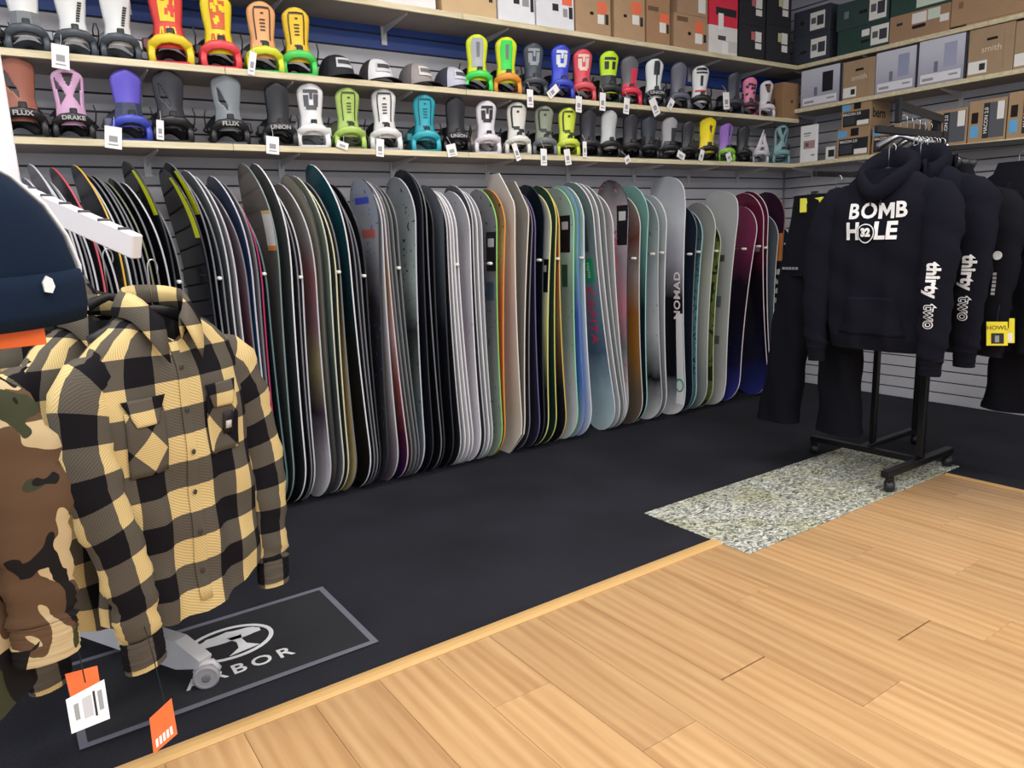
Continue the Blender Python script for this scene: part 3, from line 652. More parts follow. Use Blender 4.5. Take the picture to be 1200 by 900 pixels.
def binding(px, ytop, zsh, style, c, hoop, acc, base, strap, label, ysh=None, rz=None, logo=None):
    yc = YB - .165
    gpt = hit(px, 100, 1, yc - .10); x = gpt.x
    # find x so that the heel projects on the pixel column at shelf height
    zs = zsh
    for it in range(6):
        pr = RC.transposed() @ (Vector((x, yc - .10, zs + .12)) - CP); u = 600 + FPX * pr.x / -pr.z; x += (px - u) * (-pr.z) / FPX / .8
    zt = hit(px, ytop, 1, yc - .10).z
    sc = (zt - zs) / .27
    rz_ = random.Random(px).uniform(-.08, .08) - .42 * math.atan2(x, 3.5) if rz is None else rz
    root = empty('snowboard_binding', m=Matrix.Translation((x, yc, zs + .0005)) @ Matrix.Rotation(rz_, 4, 'Z') @ Matrix.Diagonal((min(sc, 1.15) * 1.2, min(1, sc), sc, 1)))
    tag(root, label, 'binding', 'snowboard bindings lined up on the wall shelves')
    mc, mh, ma, mb2, ms = mat(c, .38), mat(hoop, .38), mat(acc, .4), mat(base, .45), mat(strap, .5)
    # baseplate with raised side rails
    MB().cbox(-.052, .052, -.10, .12, 0, .012, .004).cbox(-.058, -.046, -.09, .10, .010, .034, .004).cbox(.046, .058, -.09, .10, .010, .034, .004).build('baseplate', mb2, root)
    MB().lathe([(.0005, .013), (.036, .0135), (.038, .0105)], 14).build('disc', mat((70, 72, 78), .4), root)
    MB().cbox(-.042, .042, .055, .118, .012, .022, .004).build('toe_ramp', mat((58, 60, 66), .7), root)
    # heel hoop: a broad band arching round the heel
    half = [(.050, .03, .026), (.054, -.03, .036), (.054, -.07, .050), (.048, -.098, .066), (.030, -.117, .080)]
    path = [(-x_, y_, z_) for (x_, y_, z_) in half] + [(0, -.123, .085)] + half[::-1]
    MB().tube(path, [.009, .011, .013, .015, .0165, .017, .0165, .015, .013, .011, .009], 8, flat=.36, up=(0, -.6, 0)).build('heel_hoop', mh, root, True)
    # rear legs of the hoop down to the shelf
    for s in (-1, 1):
        MB().tube([(s * .050, -.090, .066), (s * .054, -.092, .035), (s * .052, -.092, .003)], [.010, .010, .011], 8, flat=.5, up=(0, 1, 0)).build('hoop_leg', mh, root, True)
    H = .215
    lean = .05
    if style == 'frame':
        fr = MB()
        for s in (-1, 1):
            fr.tube([(s * .050, -.10, .06), (s * .036, -.112, .12), (s * .040, -.118, .2), (s * .034, -.122, .25), (s * .012, -.124, .268)], [.011, .010, .009, .009, .008], 8, flat=.5, up=(0, -1, 0))
        fr.tube([(-.014, -.124, .268), (.014, -.124, .268)], .008, 8); fr.tube([(-.05, -.104, .07), (0, -.118, .085), (.05, -.104, .07)], .014, 8, flat=.5, up=(0, -1, 0)); fr.tube([(-.036, -.114, .135), (0, -.122, .15), (.036, -.114, .135)], .013, 8, flat=.5, up=(0, -1, 0))
        hb = fr.build('highback', mc, root, True); rows = highback_rows(.10, .078, .094, H, lean)
        MB().prism([(-.03, .10), (.03, .10), (.012, .14), (-.012, .14)], -.122, -.118, 1).build('highback_web', ma, root)
    elif style == 'fork':
        fr = MB()
        fr.tube([(-.046, -.10, .06), (-.022, -.114, .12), (-.006, -.12, .19), (.008, -.122, .255)], [.022, .018, .012, .003], 8, flat=.4, up=(0, -1, 0))
        fr.tube([(.046, -.10, .06), (.030, -.114, .12), (.014, -.12, .18), (.016, -.122, .225)], [.022, .018, .012, .003], 8, flat=.4, up=(0, -1, 0))
        fr.tube([(-.044, -.104, .07), (0, -.118, .09), (.044, -.104, .07)], .013, 8, flat=.5, up=(0, -1, 0)); fr.tube([(-.03, -.114, .12), (0, -.120, .135), (.03, -.114, .12)], .012, 8, flat=.5, up=(0, -1, 0))
        hb = fr.build('highback', mc, root, True); rows = highback_rows(.10, .078, .094, H, lean)
    else:
        nn = (24, 36) if style in ('slot', 'slotr', 'X', 'window', 'side') else (12, 18)
        rows = highback_rows(.098, .078 if style != 'X' else .084, .096 if style != 'flat' else .088, H, lean, *nn)
        holes = []
        if style == 'slot': holes = [[(-.62, .80), (-.70, .56), (-.05, .36), (.02, .44)]]
        if style == 'slotr': holes = [[(.05, .80), (.55, .74), (.45, .55), (.15, .62)]]
        if style == 'X': holes = [[(-.45, .93), (.45, .93), (0, .66)], [(-.80, .84), (-.78, .34), (-.20, .52)], [(.80, .84), (.78, .34), (.20, .52)]]
        if style == 'window': holes = [[(-.5, .9), (.5, .9), (.55, .62), (-.1, .62)]]
        if style == 'side': holes = [[(.15, .94), (.62, .88), (.6, .35), (.3, .3)]]
        mb = MB(); nu = len(rows[0]) - 1; nv = len(rows) - 1
        vs = [p for r in rows for p in r]; fs = []
        for j in range(nv):
            for i in range(nu):
                a = -1 + 2 * (i + .5) / nu; t = (j + .5) / nv
                if any(in_poly(a, t, h) for h in holes): continue
                fs.append((j * (nu + 1) + i, j * (nu + 1) + i + 1, (j + 1) * (nu + 1) + i + 1, (j + 1) * (nu + 1) + i))
        mb.add(vs, fs); me = thicken(mb.mesh('highback', True), .005)
        bm = bmesh.new(); bm.from_mesh(me); loose = [v for v in bm.verts if not v.link_faces]; bmesh.ops.delete(bm, geom=loose, context='VERTS'); bm.to_mesh(me); bm.free()
        hb = link('highback', me, mc, root)
        if style == 'U':
            inlay(rows, -.58, .58, .82, .885, ma, hb, 'logo_bar'); inlay(rows, -.58, -.20, .56, .78, ma, hb, 'logo_bar'); inlay(rows, .20, .58, .56, .80, ma, hb, 'logo_bar'); inlay(rows, -.45, .45, .50, .585, ma, hb, 'logo_bar'); inlay(rows, -.12, .12, .70, .82, ma, hb, 'logo_bar')
        if style == 'panel':
            inlay(rows, -.62, .55, .30, .93, ma, hb, 'back_panel')
            inlay(rows, -.16, .16, .52, .84, mat((120, 122, 130), .4), hb, 'logo_bar', .0048)
        if style == 'line':
            inlay(rows, -.66, -.50, .40, .90, ma, hb, 'groove', skew=-.1); inlay(rows, -.6, .5, .88, .925, ma, hb, 'groove'); inlay(rows, -.5, .2, .36, .44, ma, hb, 'groove'); inlay(rows, .1, .85, .30, .38, ma, hb, 'groove'); inlay(rows, -.12, .12, .76, .81, ma, hb, 'logo_mark')
        if style == 'pod':
            for (a0, a1) in ((-.62, -.54), (.54, .62)): inlay(rows, a0, a1, .34, .88, ma, hb, 'groove')
            inlay(rows, -.6, .6, .885, .92, ma, hb, 'groove'); inlay(rows, -.3, .3, .29, .33, ma, hb, 'groove')
            for q in range(4): inlay(rows, -.2, .2, .5 + q * .06, .525 + q * .06, ma, hb, 'logo_bar')
            inlay(rows, -.1, .1, .79, .82, ma, hb, 'logo_mark')
        if style == 'art':
            rr = random.Random(px)
            inlay(rows, -.5, .5, .42, .88, ma, hb, 'print_panel', .003)
            for q in range(7):
                a = rr.uniform(-.45, .3); t = rr.uniform(.45, .8); inlay(rows, a, a + .22, t, t + .1, mc, hb, 'print_shape', .0042, skew=rr.uniform(-1, 1))
            for q in range(6): inlay(rows, -.6 + q * .2, -.5 + q * .2, .22, .34, ma, hb, 'print_flame', .003, skew=.4 * (-1) ** q)
        if style == 'two': inlay(rows, -.99, .99, .02, .44, ma, hb, 'lower_shell', .0026)
        if style == 'twou':
            inlay(rows, -.99, .99, .02, .44, ma, hb, 'lower_shell', .0026); inlay(rows, -.6, .6, .80, .86, ma, hb, 'logo_bar'); inlay(rows, -.6, -.18, .58, .76, ma, hb, 'logo_bar'); inlay(rows, .2, .6, .58, .76, ma, hb, 'logo_bar')
        if style == 'diag': inlay(rows, -.99, .3, .02, .32, ma, hb, 'lower_shell', .0026, skew=.8); inlay(rows, .1, .99, .06, .7, ma, hb, 'side_shell', .0026)
        if style == 'words':
            for q in range(8): inlay(rows, .22 + q * .03, .48 + q * .03, .36 + q * .045, .39 + q * .045, ma, hb, 'letter_stroke', .0035, skew=1.5)
        if style == 'crown':
            inlay(rows, -.22, .5, .6, .95, ma, hb, 'dark_inset'); inlay(rows, .08, .26, .1, .66, ma, hb, 'dark_inset')
        if style == 'stripe':
            inlay(rows, -.7, .7, .88, .95, ma, hb, 'top_mark'); inlay(rows, -.6, .7, .80, .845, ma, hb, 'top_mark'); inlay(rows, -.15, .2, .46, .74, ma, hb, 'dark_inset'); inlay(rows, -.75, .8, .30, .35, mat((206, 40, 70), .5), hb, 'red_word'); inlay(rows, -.1, .4, .20, .28, mat((206, 40, 70), .5), hb, 'red_word')
        if style == 'camo':
            rr = random.Random(5)
            for q in range(12):
                a = rr.uniform(-.8, .5); t = rr.uniform(.1, .8); inlay(rows, a, a + .35, t, t + .08, ma, hb, 'camo_spot', .0030, skew=rr.uniform(-2, 2))
        if logo:
            me = textmesh(logo, .022, .0004, offset=.0008)
            for v in me.vertices:
                a = v.co.x / .05; p = surf(rows, max(-1, min(1, a)), .06, .0); v.co = Vector((v.co.x, -.134 + .25 * v.co.x ** 2 / .05, .079 + v.co.y))
            link('lettering', me, mat((220, 220, 224), .5), root)
    if style not in ('frame', 'fork'):
        p = surf(rows, .08, .20, .006)
        lt = MB().cbox(p.x - .011, p.x + .011, p.y - .010, p.y + .004, p.z - .020, p.z + .022, .003).build('lean_latch', DARKPLASTIC, root)
        MB().cbox(p.x - .006, p.x + .006, p.y - .013, p.y - .009, p.z - .012, p.z + .006, .001).build('latch_lever', mat((90, 92, 98), .35, .5), lt)
    # straps
    ap = arc((-.062, -.02, .055), (.062, -.02, .055), (0, .075, .075), 10)
    MB().tube(ap, .024, 8, flat=.28, up=(0, 1, -.4)).build('ankle_strap', ms, root, True)
    tp = arc((-.056, .07, .030), (.056, .07, .030), (0, .035, .045), 8)
    MB().tube(tp, .016, 8, flat=.3, up=(0, 1, .3)).build('toe_strap', ms, root, True)
    s = 1 if random.Random(px * 3).random() > .5 else -1
    # ladder strap flopping outwards and its buckle
    MB().tube([(s * .062, -.02, .05), (s * .074, -.035, .085), (s * .076, -.05, .115), (s * .070, -.06, .142)], .011, 6, flat=.22, up=(1, 0, 0)).build('ladder_strap', mat((34, 35, 40), .5), root, True)
    MB().cbox(-s * .062 - .013, -s * .062 + .013, -.05, -.005, .058, .095, .004).build('buckle', mat(tuple(min(255, q + 30) for q in strap), .35, .3), root)
    return root
K = (26, 27, 31); DK = (44, 46, 52)
UP = [
 (-14, -14, 'two', (120, 126, 134), K, (60, 62, 68), K, K, 'grey binding half hidden by the shop post on the cap shelf', None),
 (32, -26, 'two', (226, 230, 232), (70, 78, 88), (120, 126, 132), K, (110, 116, 124), 'white and smoke grey binding with dark hoop, first of three white ones', None),
 (88, -18, 'words', (226, 230, 232), (64, 72, 82), (40, 42, 48), K, (150, 156, 160), 'white binding with dark slanted lettering, middle one of three white ones', None),
 (140, -12, 'words', (224, 228, 230), (64, 72, 82), (40, 42, 48), K, (150, 156, 160), 'white binding with dark lettering beside the red and yellow one', None),
 (203, -18, 'art', (226, 70, 64), (232, 206, 50), (238, 214, 50), (206, 60, 70), (70, 30, 40), 'red binding with a yellow flame print and yellow hoop', None),
 (261, -6, 'art', (242, 220, 40), (228, 74, 82), (214, 100, 50), (206, 70, 80), K, 'yellow binding with an orange print and red hoop', None),
 (313, 4, 'pod', (240, 178, 120), (214, 222, 60), (60, 50, 60), (60, 170, 80), (60, 62, 70), 'peach and lavender binding with yellow-green hoop', None),
 (355, 11, 'pod', (244, 204, 56), (80, 206, 96), (60, 54, 40), (60, 190, 90), K, 'golden yellow binding with green hoop beside the black cap', None),
 (567, 42, 'panel', (226, 240, 50), (70, 220, 90), (176, 182, 190), (60, 56, 62), K, 'yellow-rimmed binding with a silver back panel and green hoop', None),
 (601, 45, 'panel', (226, 238, 50), (226, 150, 60), (60, 226, 90), (90, 66, 50), K, 'yellow-rimmed binding with a bright green back panel and orange hoop', None),
 (633, 52, 'U', (70, 78, 90), (64, 72, 84), (150, 160, 170), K, K, 'charcoal binding with a grey U mark', None),
 (663, 54, 'U', (58, 78, 220), (60, 76, 196), (226, 236, 240), (24, 28, 60), K, 'royal blue binding with a white U mark', None),
 (690, 59, 'U', (228, 80, 96), (222, 90, 100), (240, 214, 206), (70, 44, 50), K, 'coral red binding with a cream U mark', None),
 (720, 61, 'twou', (196, 240, 40), (40, 44, 48), (44, 48, 54), (46, 80, 56), K, 'lime green binding with a black lower shell', None),
 (745, 67, 'diag', (98, 98, 108), (222, 56, 84), (222, 56, 84), (60, 40, 44), K, 'grey binding with a crimson lower shell and hoop', None),
 (774, 70, 'crown', (226, 234, 238), (44, 48, 56), (40, 44, 50), (60, 62, 70), K, 'white binding with a forked black inset and a dark lettered hoop', 'UNION'),
 (803, 74, 'flat', (98, 100, 116), (90, 94, 108), K, (50, 54, 64), K, 'plain slate purple binding beside the red-worded white one', None),
 (828, 78, 'stripe', (230, 232, 236), K, (34, 34, 40), K, K, 'white binding with black marks and red words', None),
 (866, 85, 'flat', (50, 56, 70), (56, 62, 74), K, (36, 40, 50), K, 'dark slate binding beside the pink camouflage one', None),
 (886, 91, 'camo', (232, 134, 170), (60, 40, 52), (58, 38, 50), (200, 120, 150), (60, 40, 52), 'pink binding with dark camouflage print', None),
 (905, 95, 'window', (222, 218, 228), (224, 220, 230), K, (150, 150, 160), (200, 200, 206), 'pale lilac binding with an open-window highback', None),
]
LO = [
 (24, 67, 'slot', (156, 98, 82), K, K, K, K, 'copper brown binding with a slotted highback', 'FLUX'),
 (84, 81, 'X', (212, 168, 206), K, K, (60, 56, 62), K, 'pink and black binding with an X-shaped highback', 'DRAKE'),
 (152, 83, 'two', (104, 92, 208), (66, 80, 190), (58, 66, 92), (46, 58, 130), (70, 72, 90), 'violet-blue binding with blue hoop', None),
 (204, 84, 'slot', (50, 52, 60), K, K, K, K, 'black binding with a slotted highback beside the violet-blue one', None),
 (273, 89, 'slot', (130, 138, 146), K, K, (80, 84, 90), K, 'steel grey binding with a slotted highback', 'FLUX'),
 (332, 98, 'flat', (46, 48, 54), (40, 42, 48), K, K, K, 'plain black binding beside the white U-marked one', 'UNION'),
 (371, 99, 'U', (238, 240, 244), (236, 238, 242), (90, 94, 104), (206, 210, 214), (190, 194, 200), 'all-white binding with a dark grey U mark', None),
 (413, 104, 'pod', (176, 206, 112), (170, 204, 104), (70, 84, 50), (84, 92, 62), (120, 128, 96), 'pale green binding with dark outline', None),
 (458, 105, 'pod', (232, 234, 236), (228, 230, 232), (60, 62, 70), (150, 152, 158), K, 'white binding with dark outline beside the turquoise one', None),
 (505, 112, 'pod', (52, 172, 192), (56, 176, 194), (30, 96, 112), (40, 130, 146), (30, 100, 110), 'turquoise binding with turquoise hoop', None),
 (541, 115, 'flat', (42, 43, 50), K, K, K, K, 'matt black binding beside the turquoise one', 'UNION'),
 (577, 119, 'U', (230, 228, 238), (224, 222, 232), (54, 54, 62), (196, 190, 196), (200, 190, 190), 'white binding with a black U mark', None),
 (613, 121, 'line', (226, 226, 222), (222, 224, 220), (50, 54, 50), (150, 150, 146), K, 'white binding with a dark kinked groove', None),
 (645, 125, 'line', (140, 150, 134), (110, 116, 122), (56, 62, 54), (60, 62, 66), K, 'sage grey binding with a dark kinked groove', None),
 (671, 127, 'line', (212, 232, 84), (206, 226, 80), (70, 84, 30), (140, 150, 60), (60, 66, 40), 'lime yellow binding with a dark kinked groove', None),
 (697, 129, 'flat', (46, 48, 58), (36, 38, 46), K, K, K, 'all-black binding beside the lime yellow one', None),
 (720, 130, 'flat', (196, 202, 206), K, K, K, K, 'silver grey binding with black base', None),
 (746, 134, 'flat', (48, 48, 58), K, K, K, K, 'tall black binding beside the silver grey one', None),
 (768, 137, 'two', (52, 60, 72), K, (40, 44, 52), K, K, 'blue-black binding between two black ones', None),
 (791, 138, 'diag', (168, 168, 176), K, (56, 58, 66), K, (120, 120, 124), 'black binding with a light grey top panel', None),
 (813, 142, 'flat', (42, 44, 52), K, K, K, K, 'black binding beside the bright yellow one', None),
 (836, 138, 'slotr', (248, 226, 20), K, K, K, (120, 120, 120), 'bright yellow binding with black base', None),
 (857, 145, 'side', (150, 108, 200), (140, 206, 60), K, (90, 150, 60), (130, 180, 70), 'purple binding with green hoop', None),
 (879, 148, 'flat', (40, 42, 48), K, K, K, K, 'narrow black binding beside the purple and green one', None),
 (898, 150, 'fork', (206, 202, 212), (200, 198, 206), K, (160, 158, 166), (190, 188, 196), 'pale grey skeletal binding with forked highback', None),
 (921, 147, 'X', (126, 164, 172), (120, 158, 166), (112, 148, 156), (110, 146, 154), (110, 146, 154), 'dusty blue binding with cut-out highback beside the white card', None),
]
for (px, yt, st, c, hp, ac, bs, sp, lab, lg) in UP: binding(px, yt, ZMID, st, c, hp, ac, bs, sp, lab, logo=lg)
for (px, yt, st, c, hp, ac, bs, sp, lab, lg) in LO: binding(px, yt, ZLOW, st, c, hp, ac, bs, sp, lab, logo=lg)
# ------------------------------------------------------------------ caps on the middle shelf
def cap(px, front, side, bill, patchc, inkc, label):
    x = hit(px, 90, 1, YS + .13).x
    root = empty('trucker_cap', (x, YS + .135, ZMID + .001), random.Random(px).uniform(.0, .25)); tag(root, label, 'cap', 'caps on the middle shelf')
    R_, Hh = .088, .115
    rows_f, rows_s = [], []
    def pt(al, be):
        # al azimuth (0 = front -y), be elevation
        r = R_ * math.cos(be) ** .75 if be < PI / 2 - .01 else .001
        return Vector((math.sin(al) * r * .95, -math.cos(al) * r * (1.08 if abs(al) < PI / 2 else 1.12), .012 + Hh * math.sin(be) ** .9))
    bes = [i / 9 * PI / 2 for i in range(10)]
    MB().grid([[pt(-1.0 + 2.0 * j / 12, be) for j in range(13)] for be in bes]).build('front_panel', mat(front, .75), root, True)
    MB().grid([[pt(1.0 + (2 * PI - 2.0) * j / 20, be) for j in range(21)] for be in bes]).build('back_mesh', mat(side, .85, bump=.5, bscale=400), root, True)
    br = []
    for i in range(6):
        t = i / 5; row = []
        for j in range(13):
            a = -1.15 + 2.3 * j / 12
            rr = R_ * 1.04 + .07 * t * math.cos(a / 1.15 * PI / 2) ** .6
            row.append(Vector((math.sin(a) * rr * .98, -math.cos(a) * rr, .016 - .010 * t * t + .012 * (1 - abs(a) / 1.15) - .008 * (a * a))))
        br.append(row)
    link('bill', thicken(MB().grid(br).mesh('bill', True), .003), mat(bill, .7), root)
    pr = [[pt(-.52 + 1.04 * j / 8, .34 + .50 * i / 4) * 1.03 + Vector((0, -.002, 0)) for j in range(9)] for i in range(5)]
    p_ = link('badge', thicken(MB().grid(pr).mesh('badge'), .0012), mat(patchc, .6), root)
    rr = random.Random(px)
    MB().grid([[pt(-.42 + .84 * j / 8, .48 + .20 * i / 2) * 1.045 + Vector((0, -.003, 0)) for j in range(9)] for i in range(3)]).build('badge_print', mat(inkc, .6), p_)
    MB().lathe([(.007, 0), (.006, .004), (.001, .006)], 10, Matrix.Translation((0, 0, .012 + Hh - .001))).build('top_button', mat(front, .7), root)
cap(395, (34, 36, 44), (30, 31, 38), (26, 27, 34), (206, 208, 214), (60, 62, 70), 'all-black cap with a pale rectangular badge')
cap(441, (232, 234, 238), (52, 52, 56), (38, 38, 44), (210, 212, 216), (60, 62, 70), 'white-fronted cap with black mesh back')
cap(487, (160, 152, 152), (110, 106, 108), (46, 46, 54), (214, 212, 212), (110, 106, 108), 'mottled grey cap between the white one and the lilac-grey one')
cap(528, (196, 198, 214), (60, 64, 80), (40, 42, 56), (206, 208, 222), (70, 74, 90), 'lilac-grey fronted cap with dark bill')
# ------------------------------------------------------------------ paper price tags hanging off shelf edges
def price_tag(px, py, w_, h_, z, tilt, group):
    p = hit(px, py, 1, YS - .012)
    pc = RC.transposed() @ (p - CP); s_ = -pc.z / FPX
    root = empty('price_tag', m=Matrix.Translation((p.x, YS - .006, p.z)) @ Matrix.Rotation(tilt, 4, 'Y'))
    tag(root, 'white paper price tag on string hanging over the ' + group, 'price tag', 'price tags along the ' + group)
    w2, h2 = w_ * s_ / 2, h_ * s_ / 2
    MB().box(-w2, w2, -.0006, .0006, -h2, h2).build('card', PAPER, root)
    MB().box(-w2 * .5, w2 * .5, -.0011, -.0006, -h2 * .4, h2 * .15).box(-w2 * .6, w2 * .6, -.0011, -.0006, -h2 * .72, -h2 * .6).build('print', mat((150, 150, 156), .6), root)
    MB().tube([(0, .0, h2 * .85), (.004, .005, h2 * 1.3), (0.006, .03, h2 * 1.3 + .03)], .0007, 5).build('string', PAPER, root)
for (px, py, w_, h_, t) in ((71, 66, 18, 27, .1), (296, 74, 8, 26, .2), (622, 115, 9, 20, 0), (649, 107, 9, 18, .9), (679, 122, 9, 18, .05), (707, 119, 9, 20, .05), (735, 124, 9, 18, .12), (768, 125, 11, 20, -.5), (787, 122, 8, 13, .6), (852, 118, 11, 19, -.1)):
    price_tag(px, py, w_, h_, 0, t, 'middle shelf edge')
for (px, py, w_, h_, t) in ((133, 161, 18, 25, .12), (188, 152, 8, 22, .1), (320, 170, 15, 20, .08), (402, 170, 14, 8, .3), (446, 173, 10, 20, .08), (530, 176, 13, 14, -.2), (606, 178, 7, 20, -.35), (638, 184, 9, 19, 0), (666, 184, 9, 18, -.15), (686, 175, 6, 18, 0), (736, 187, 9, 8, -.5), (823, 182, 7, 13, .3), (855, 184, 9, 10, -.4), (799, 182, 13, 8, .4)):
    price_tag(px, py, w_, h_, 0, t, 'lower shelf edge')
# ------------------------------------------------------------------ cartons on the shelves
BRN = (178, 148, 116); BRN2 = (172, 136, 102)
def carton_mat(c): return mat(c, .7, var=.06, bscale=9)
DARKHOLE = mat((22, 18, 16), .9); ORANGE = mat((236, 116, 82), .6)
class Carton:
    def __init__(s, face, x0, x1, ypix, z0, ytop, c, label, depth=.25, cat='box', name='carton', group=None, lid=False, h=None, inset=.012):
        s.face = face
        if face == 'y':
            pl = YS + inset; s.a0 = hit(x0, ypix, 1, pl).x; s.a1 = hit(x1, ypix, 1, pl).x; zt = hit((x0 + x1) / 2, ytop, 1, pl).z
        else:
            pl = XS + inset; s.a0 = hit(x0, ypix, 0, pl).y; s.a1 = hit(x1, ypix, 0, pl).y; zt = hit((x0 + x1) / 2, ytop, 0, pl).z
        s.pl = pl; s.h = h or (zt - z0); s.w = abs(s.a1 - s.a0) - .002; s.d = min(depth, SD - inset - .012)
        # local frame: x viewer right, y into the wall, z up, origin at bottom centre of the front face
        mid = (s.a0 + s.a1) / 2
        m = Matrix.Translation((mid, pl, z0 + .0006)) if face == 'y' else frame((pl, mid, z0 + .0006), (0, -1, 0), (1, 0, 0), (0, 0, 1))
        me = MB().cbox(-s.w / 2, s.w / 2, 0, s.d, 0, s.h, .0018).mesh(name)
        s.o = link(name, me, carton_mat(c)); s.o.matrix_world = m; s.top = z0 + s.h + .0006
        tag(s.o, label, cat, group)
        if lid: MB().cbox(-s.w / 2 - .001, s.w / 2 + .001, -.0015, s.d + .001, s.h - .03, s.h + .001, .001).build('lid', carton_mat(tuple(int(q * .94) for q in c)), s.o)
    def p(s, u0, u1, v0, v1, m, name='sticker', t=.0008, lift=0.0):
        x0 = (-.5 + u0) * s.w; x1 = (-.5 + u1) * s.w
        MB().box(x0, x1, -t - lift, -lift + .0002, v0 * s.h, v1 * s.h).build(name, m, s.o); return s
    def hole(s, u, v, w=.055, h=.016):
        x = (-.5 + u) * s.w; z = v * s.h; pts = []
        for q in range(12):
            an = 2 * PI * q / 12; pts.append((x + (w / 2 - h / 2) * (1 if math.cos(an) > 0 else -1) + h / 2 * math.cos(an), z + h / 2 * math.sin(an)))
        MB().prism(pts, -.0006, .001, 1).build('handle_hole', DARKHOLE, s.o); return s
    def t(s, txt, u, v, size, c, sx=1.0, side=False, rot=False, off=.0006):
        me = textmesh(txt, size, .0003, offset=off, sx=sx)
        if side: m = frame((s.w / 2 + .0006, s.d * u, v * s.h), (0, 1, 0), (0, 0, 1))
        elif rot: m = frame(((-.5 + u) * s.w, -.0018, v * s.h), (0, 0, 1), (-1, 0, 0))
        else: m = frame(((-.5 + u) * s.w, -.0018, v * s.h), (1, 0, 0), (0, 0, 1))
        link('lettering', me, mat(c, .6), s.o, m); return s
WST = mat((232, 232, 230), .6); GST = mat((150, 150, 152), .6); KST = mat((34, 34, 38), .6)
gb = 'shoe cartons on the top shelf of the back wall'
c = Carton('y', 400, 511, 8, ZTOP, -60, (232, 232, 236), 'wide white carton beside a tan one, on the top shelf', group=gb, lid=True)
c = Carton('y', 518, 582, 12, ZTOP, -50, (206, 178, 138), 'light tan carton between two white ones, on the top shelf', group=gb); c.p(.86, .93, .28, .36, KST)
c = Carton('y', 584, 627, 20, ZTOP, -42, (226, 230, 238), 'white carton with a black round print, beside the light tan carton', group=gb)
for cc in (c,):
    cc.p(.42, .58, .32, .44, KST, 'round_print'); cc.p(.66, .84, .30, .42, GST, 'small_print'); cc.p(.88, .97, .22, .46, KST, 'black_label')
c = Carton('y', 629, 673, 28, ZTOP, -36, (224, 228, 238), 'white carton with an orange sticker and a black round print', group=gb)
c.p(.42, .58, .30, .42, KST, 'round_print').p(.68, .95, .42, .62, ORANGE, 'orange_sticker').p(.70, .82, .22, .36, GST, 'small_print').p(.86, .96, .2, .40, KST, 'black_label')
c = Carton('y', 675, 716, 35, ZTOP, -28, BRN, 'brown carton with an orange sticker next to the white ones', group=gb)
c.hole(.45, .36, .03, .018).p(.62, .88, .38, .58, ORANGE, 'orange_sticker').p(.62, .80, .2, .36, WST).p(.84, .93, .2, .38, KST, 'black_label')
c = Carton('y', 720, 756, 40, ZTOP, -22, BRN, 'brown carton with open-flap print and a white top sticker', group=gb)
c.hole(.35, .40, .028, .018).p(.55, .88, .46, .66, ORANGE, 'orange_sticker').p(.58, .80, .28, .44, WST).p(.84, .93, .26, .42, KST, 'black_label').p(.08, .6, .72, .80, mat((120, 96, 74), .7), 'script_print').p(.1, .7, .86, .98, WST)
c = Carton('y', 758, 785, 44, ZTOP, -14, (168, 132, 100), 'narrow reddish brown carton next to a taller brown stack', group=gb)
c.p(.55, .95, .40, .56, ORANGE, 'orange_sticker').p(.55, .82, .22, .40, WST).p(.86, .95, .22, .38, KST, 'black_label').p(.05, .5, .58, .66, mat((110, 86, 66), .7), 'script_print')
c = Carton('y', 790, 829, 52, ZTOP, 18, (174, 142, 112), 'lower brown carton of the stack beside the red one', group=gb)
c.hole(.45, .46, .03, .02).p(.62, .86, .52, .86, ORANGE, 'orange_sticker').p(.62, .84, .2, .5, WST).p(.88, .96, .26, .5, KST, 'black_label').p(.08, .4, .78, .92, mat((110, 86, 66), .7), 'script_print')
z_ = c.top
c = Carton('y', 794, 829, 52, z_, -28, (170, 140, 112), 'upper brown carton of the stack beside the red one', group=gb); c.p(.68, .92, .1, .5, WST)
c = Carton('y', 831, 864, 59, ZTOP, 31, (226, 226, 224), 'white carton under the red one, with a price tag on its front', group=gb)
c.p(.3, .58, .5, .66, mat((70, 74, 84), .5), 'dark_badge').p(.58, .99, .1, .5, mat((204, 204, 202), .6), 'flap_panel').p(.44, .66, -.12, .46, PAPER, 'price_card', lift=.002)
z_ = c.top
c = Carton('y', 831, 864, 59, z_, -4, (222, 48, 76), 'bright red carton stacked on a white one', group=gb)
c.p(.22, .95, .36, .62, KST, 'dark_band').p(.3, .48, -.16, .42, PAPER, 'price_card', lift=.002)
z_ = c.top
Carton('y', 831, 864, 59, z_, -28, (206, 44, 70), 'red and dark carton at the very top of the red and white stack', group=gb).p(.2, .95, .2, .8, KST, 'dark_band')
for (x0, x1, yb, lab, st) in ((866, 896, 64, 'beside the red and white stack', (196, 110, 120)), (898, 926, 68, 'next to the corner', (196, 206, 150))):
    c = Carton('y', x0, x1, yb, ZTOP, 30 + (x0 > 880) * 1, (34, 35, 44), 'lower black carton of the pair ' + lab, group='black cartons on the top shelf')
    c.p(.46, .62, .58, .82, mat(st, .6)).p(.60, .86, .54, .84, WST).p(.62, .86, .32, .5, WST)
    z_ = c.top
    c = Carton('y', x0, x1, yb, z_, -10, (32, 33, 41), 'upper black carton of the pair ' + lab, group='black cartons on the top shelf')
    c.p(.46, .62, .58, .82, mat(st, .6)).p(.60, .86, .54, .84, WST).p(.62, .86, .32, .5, WST)
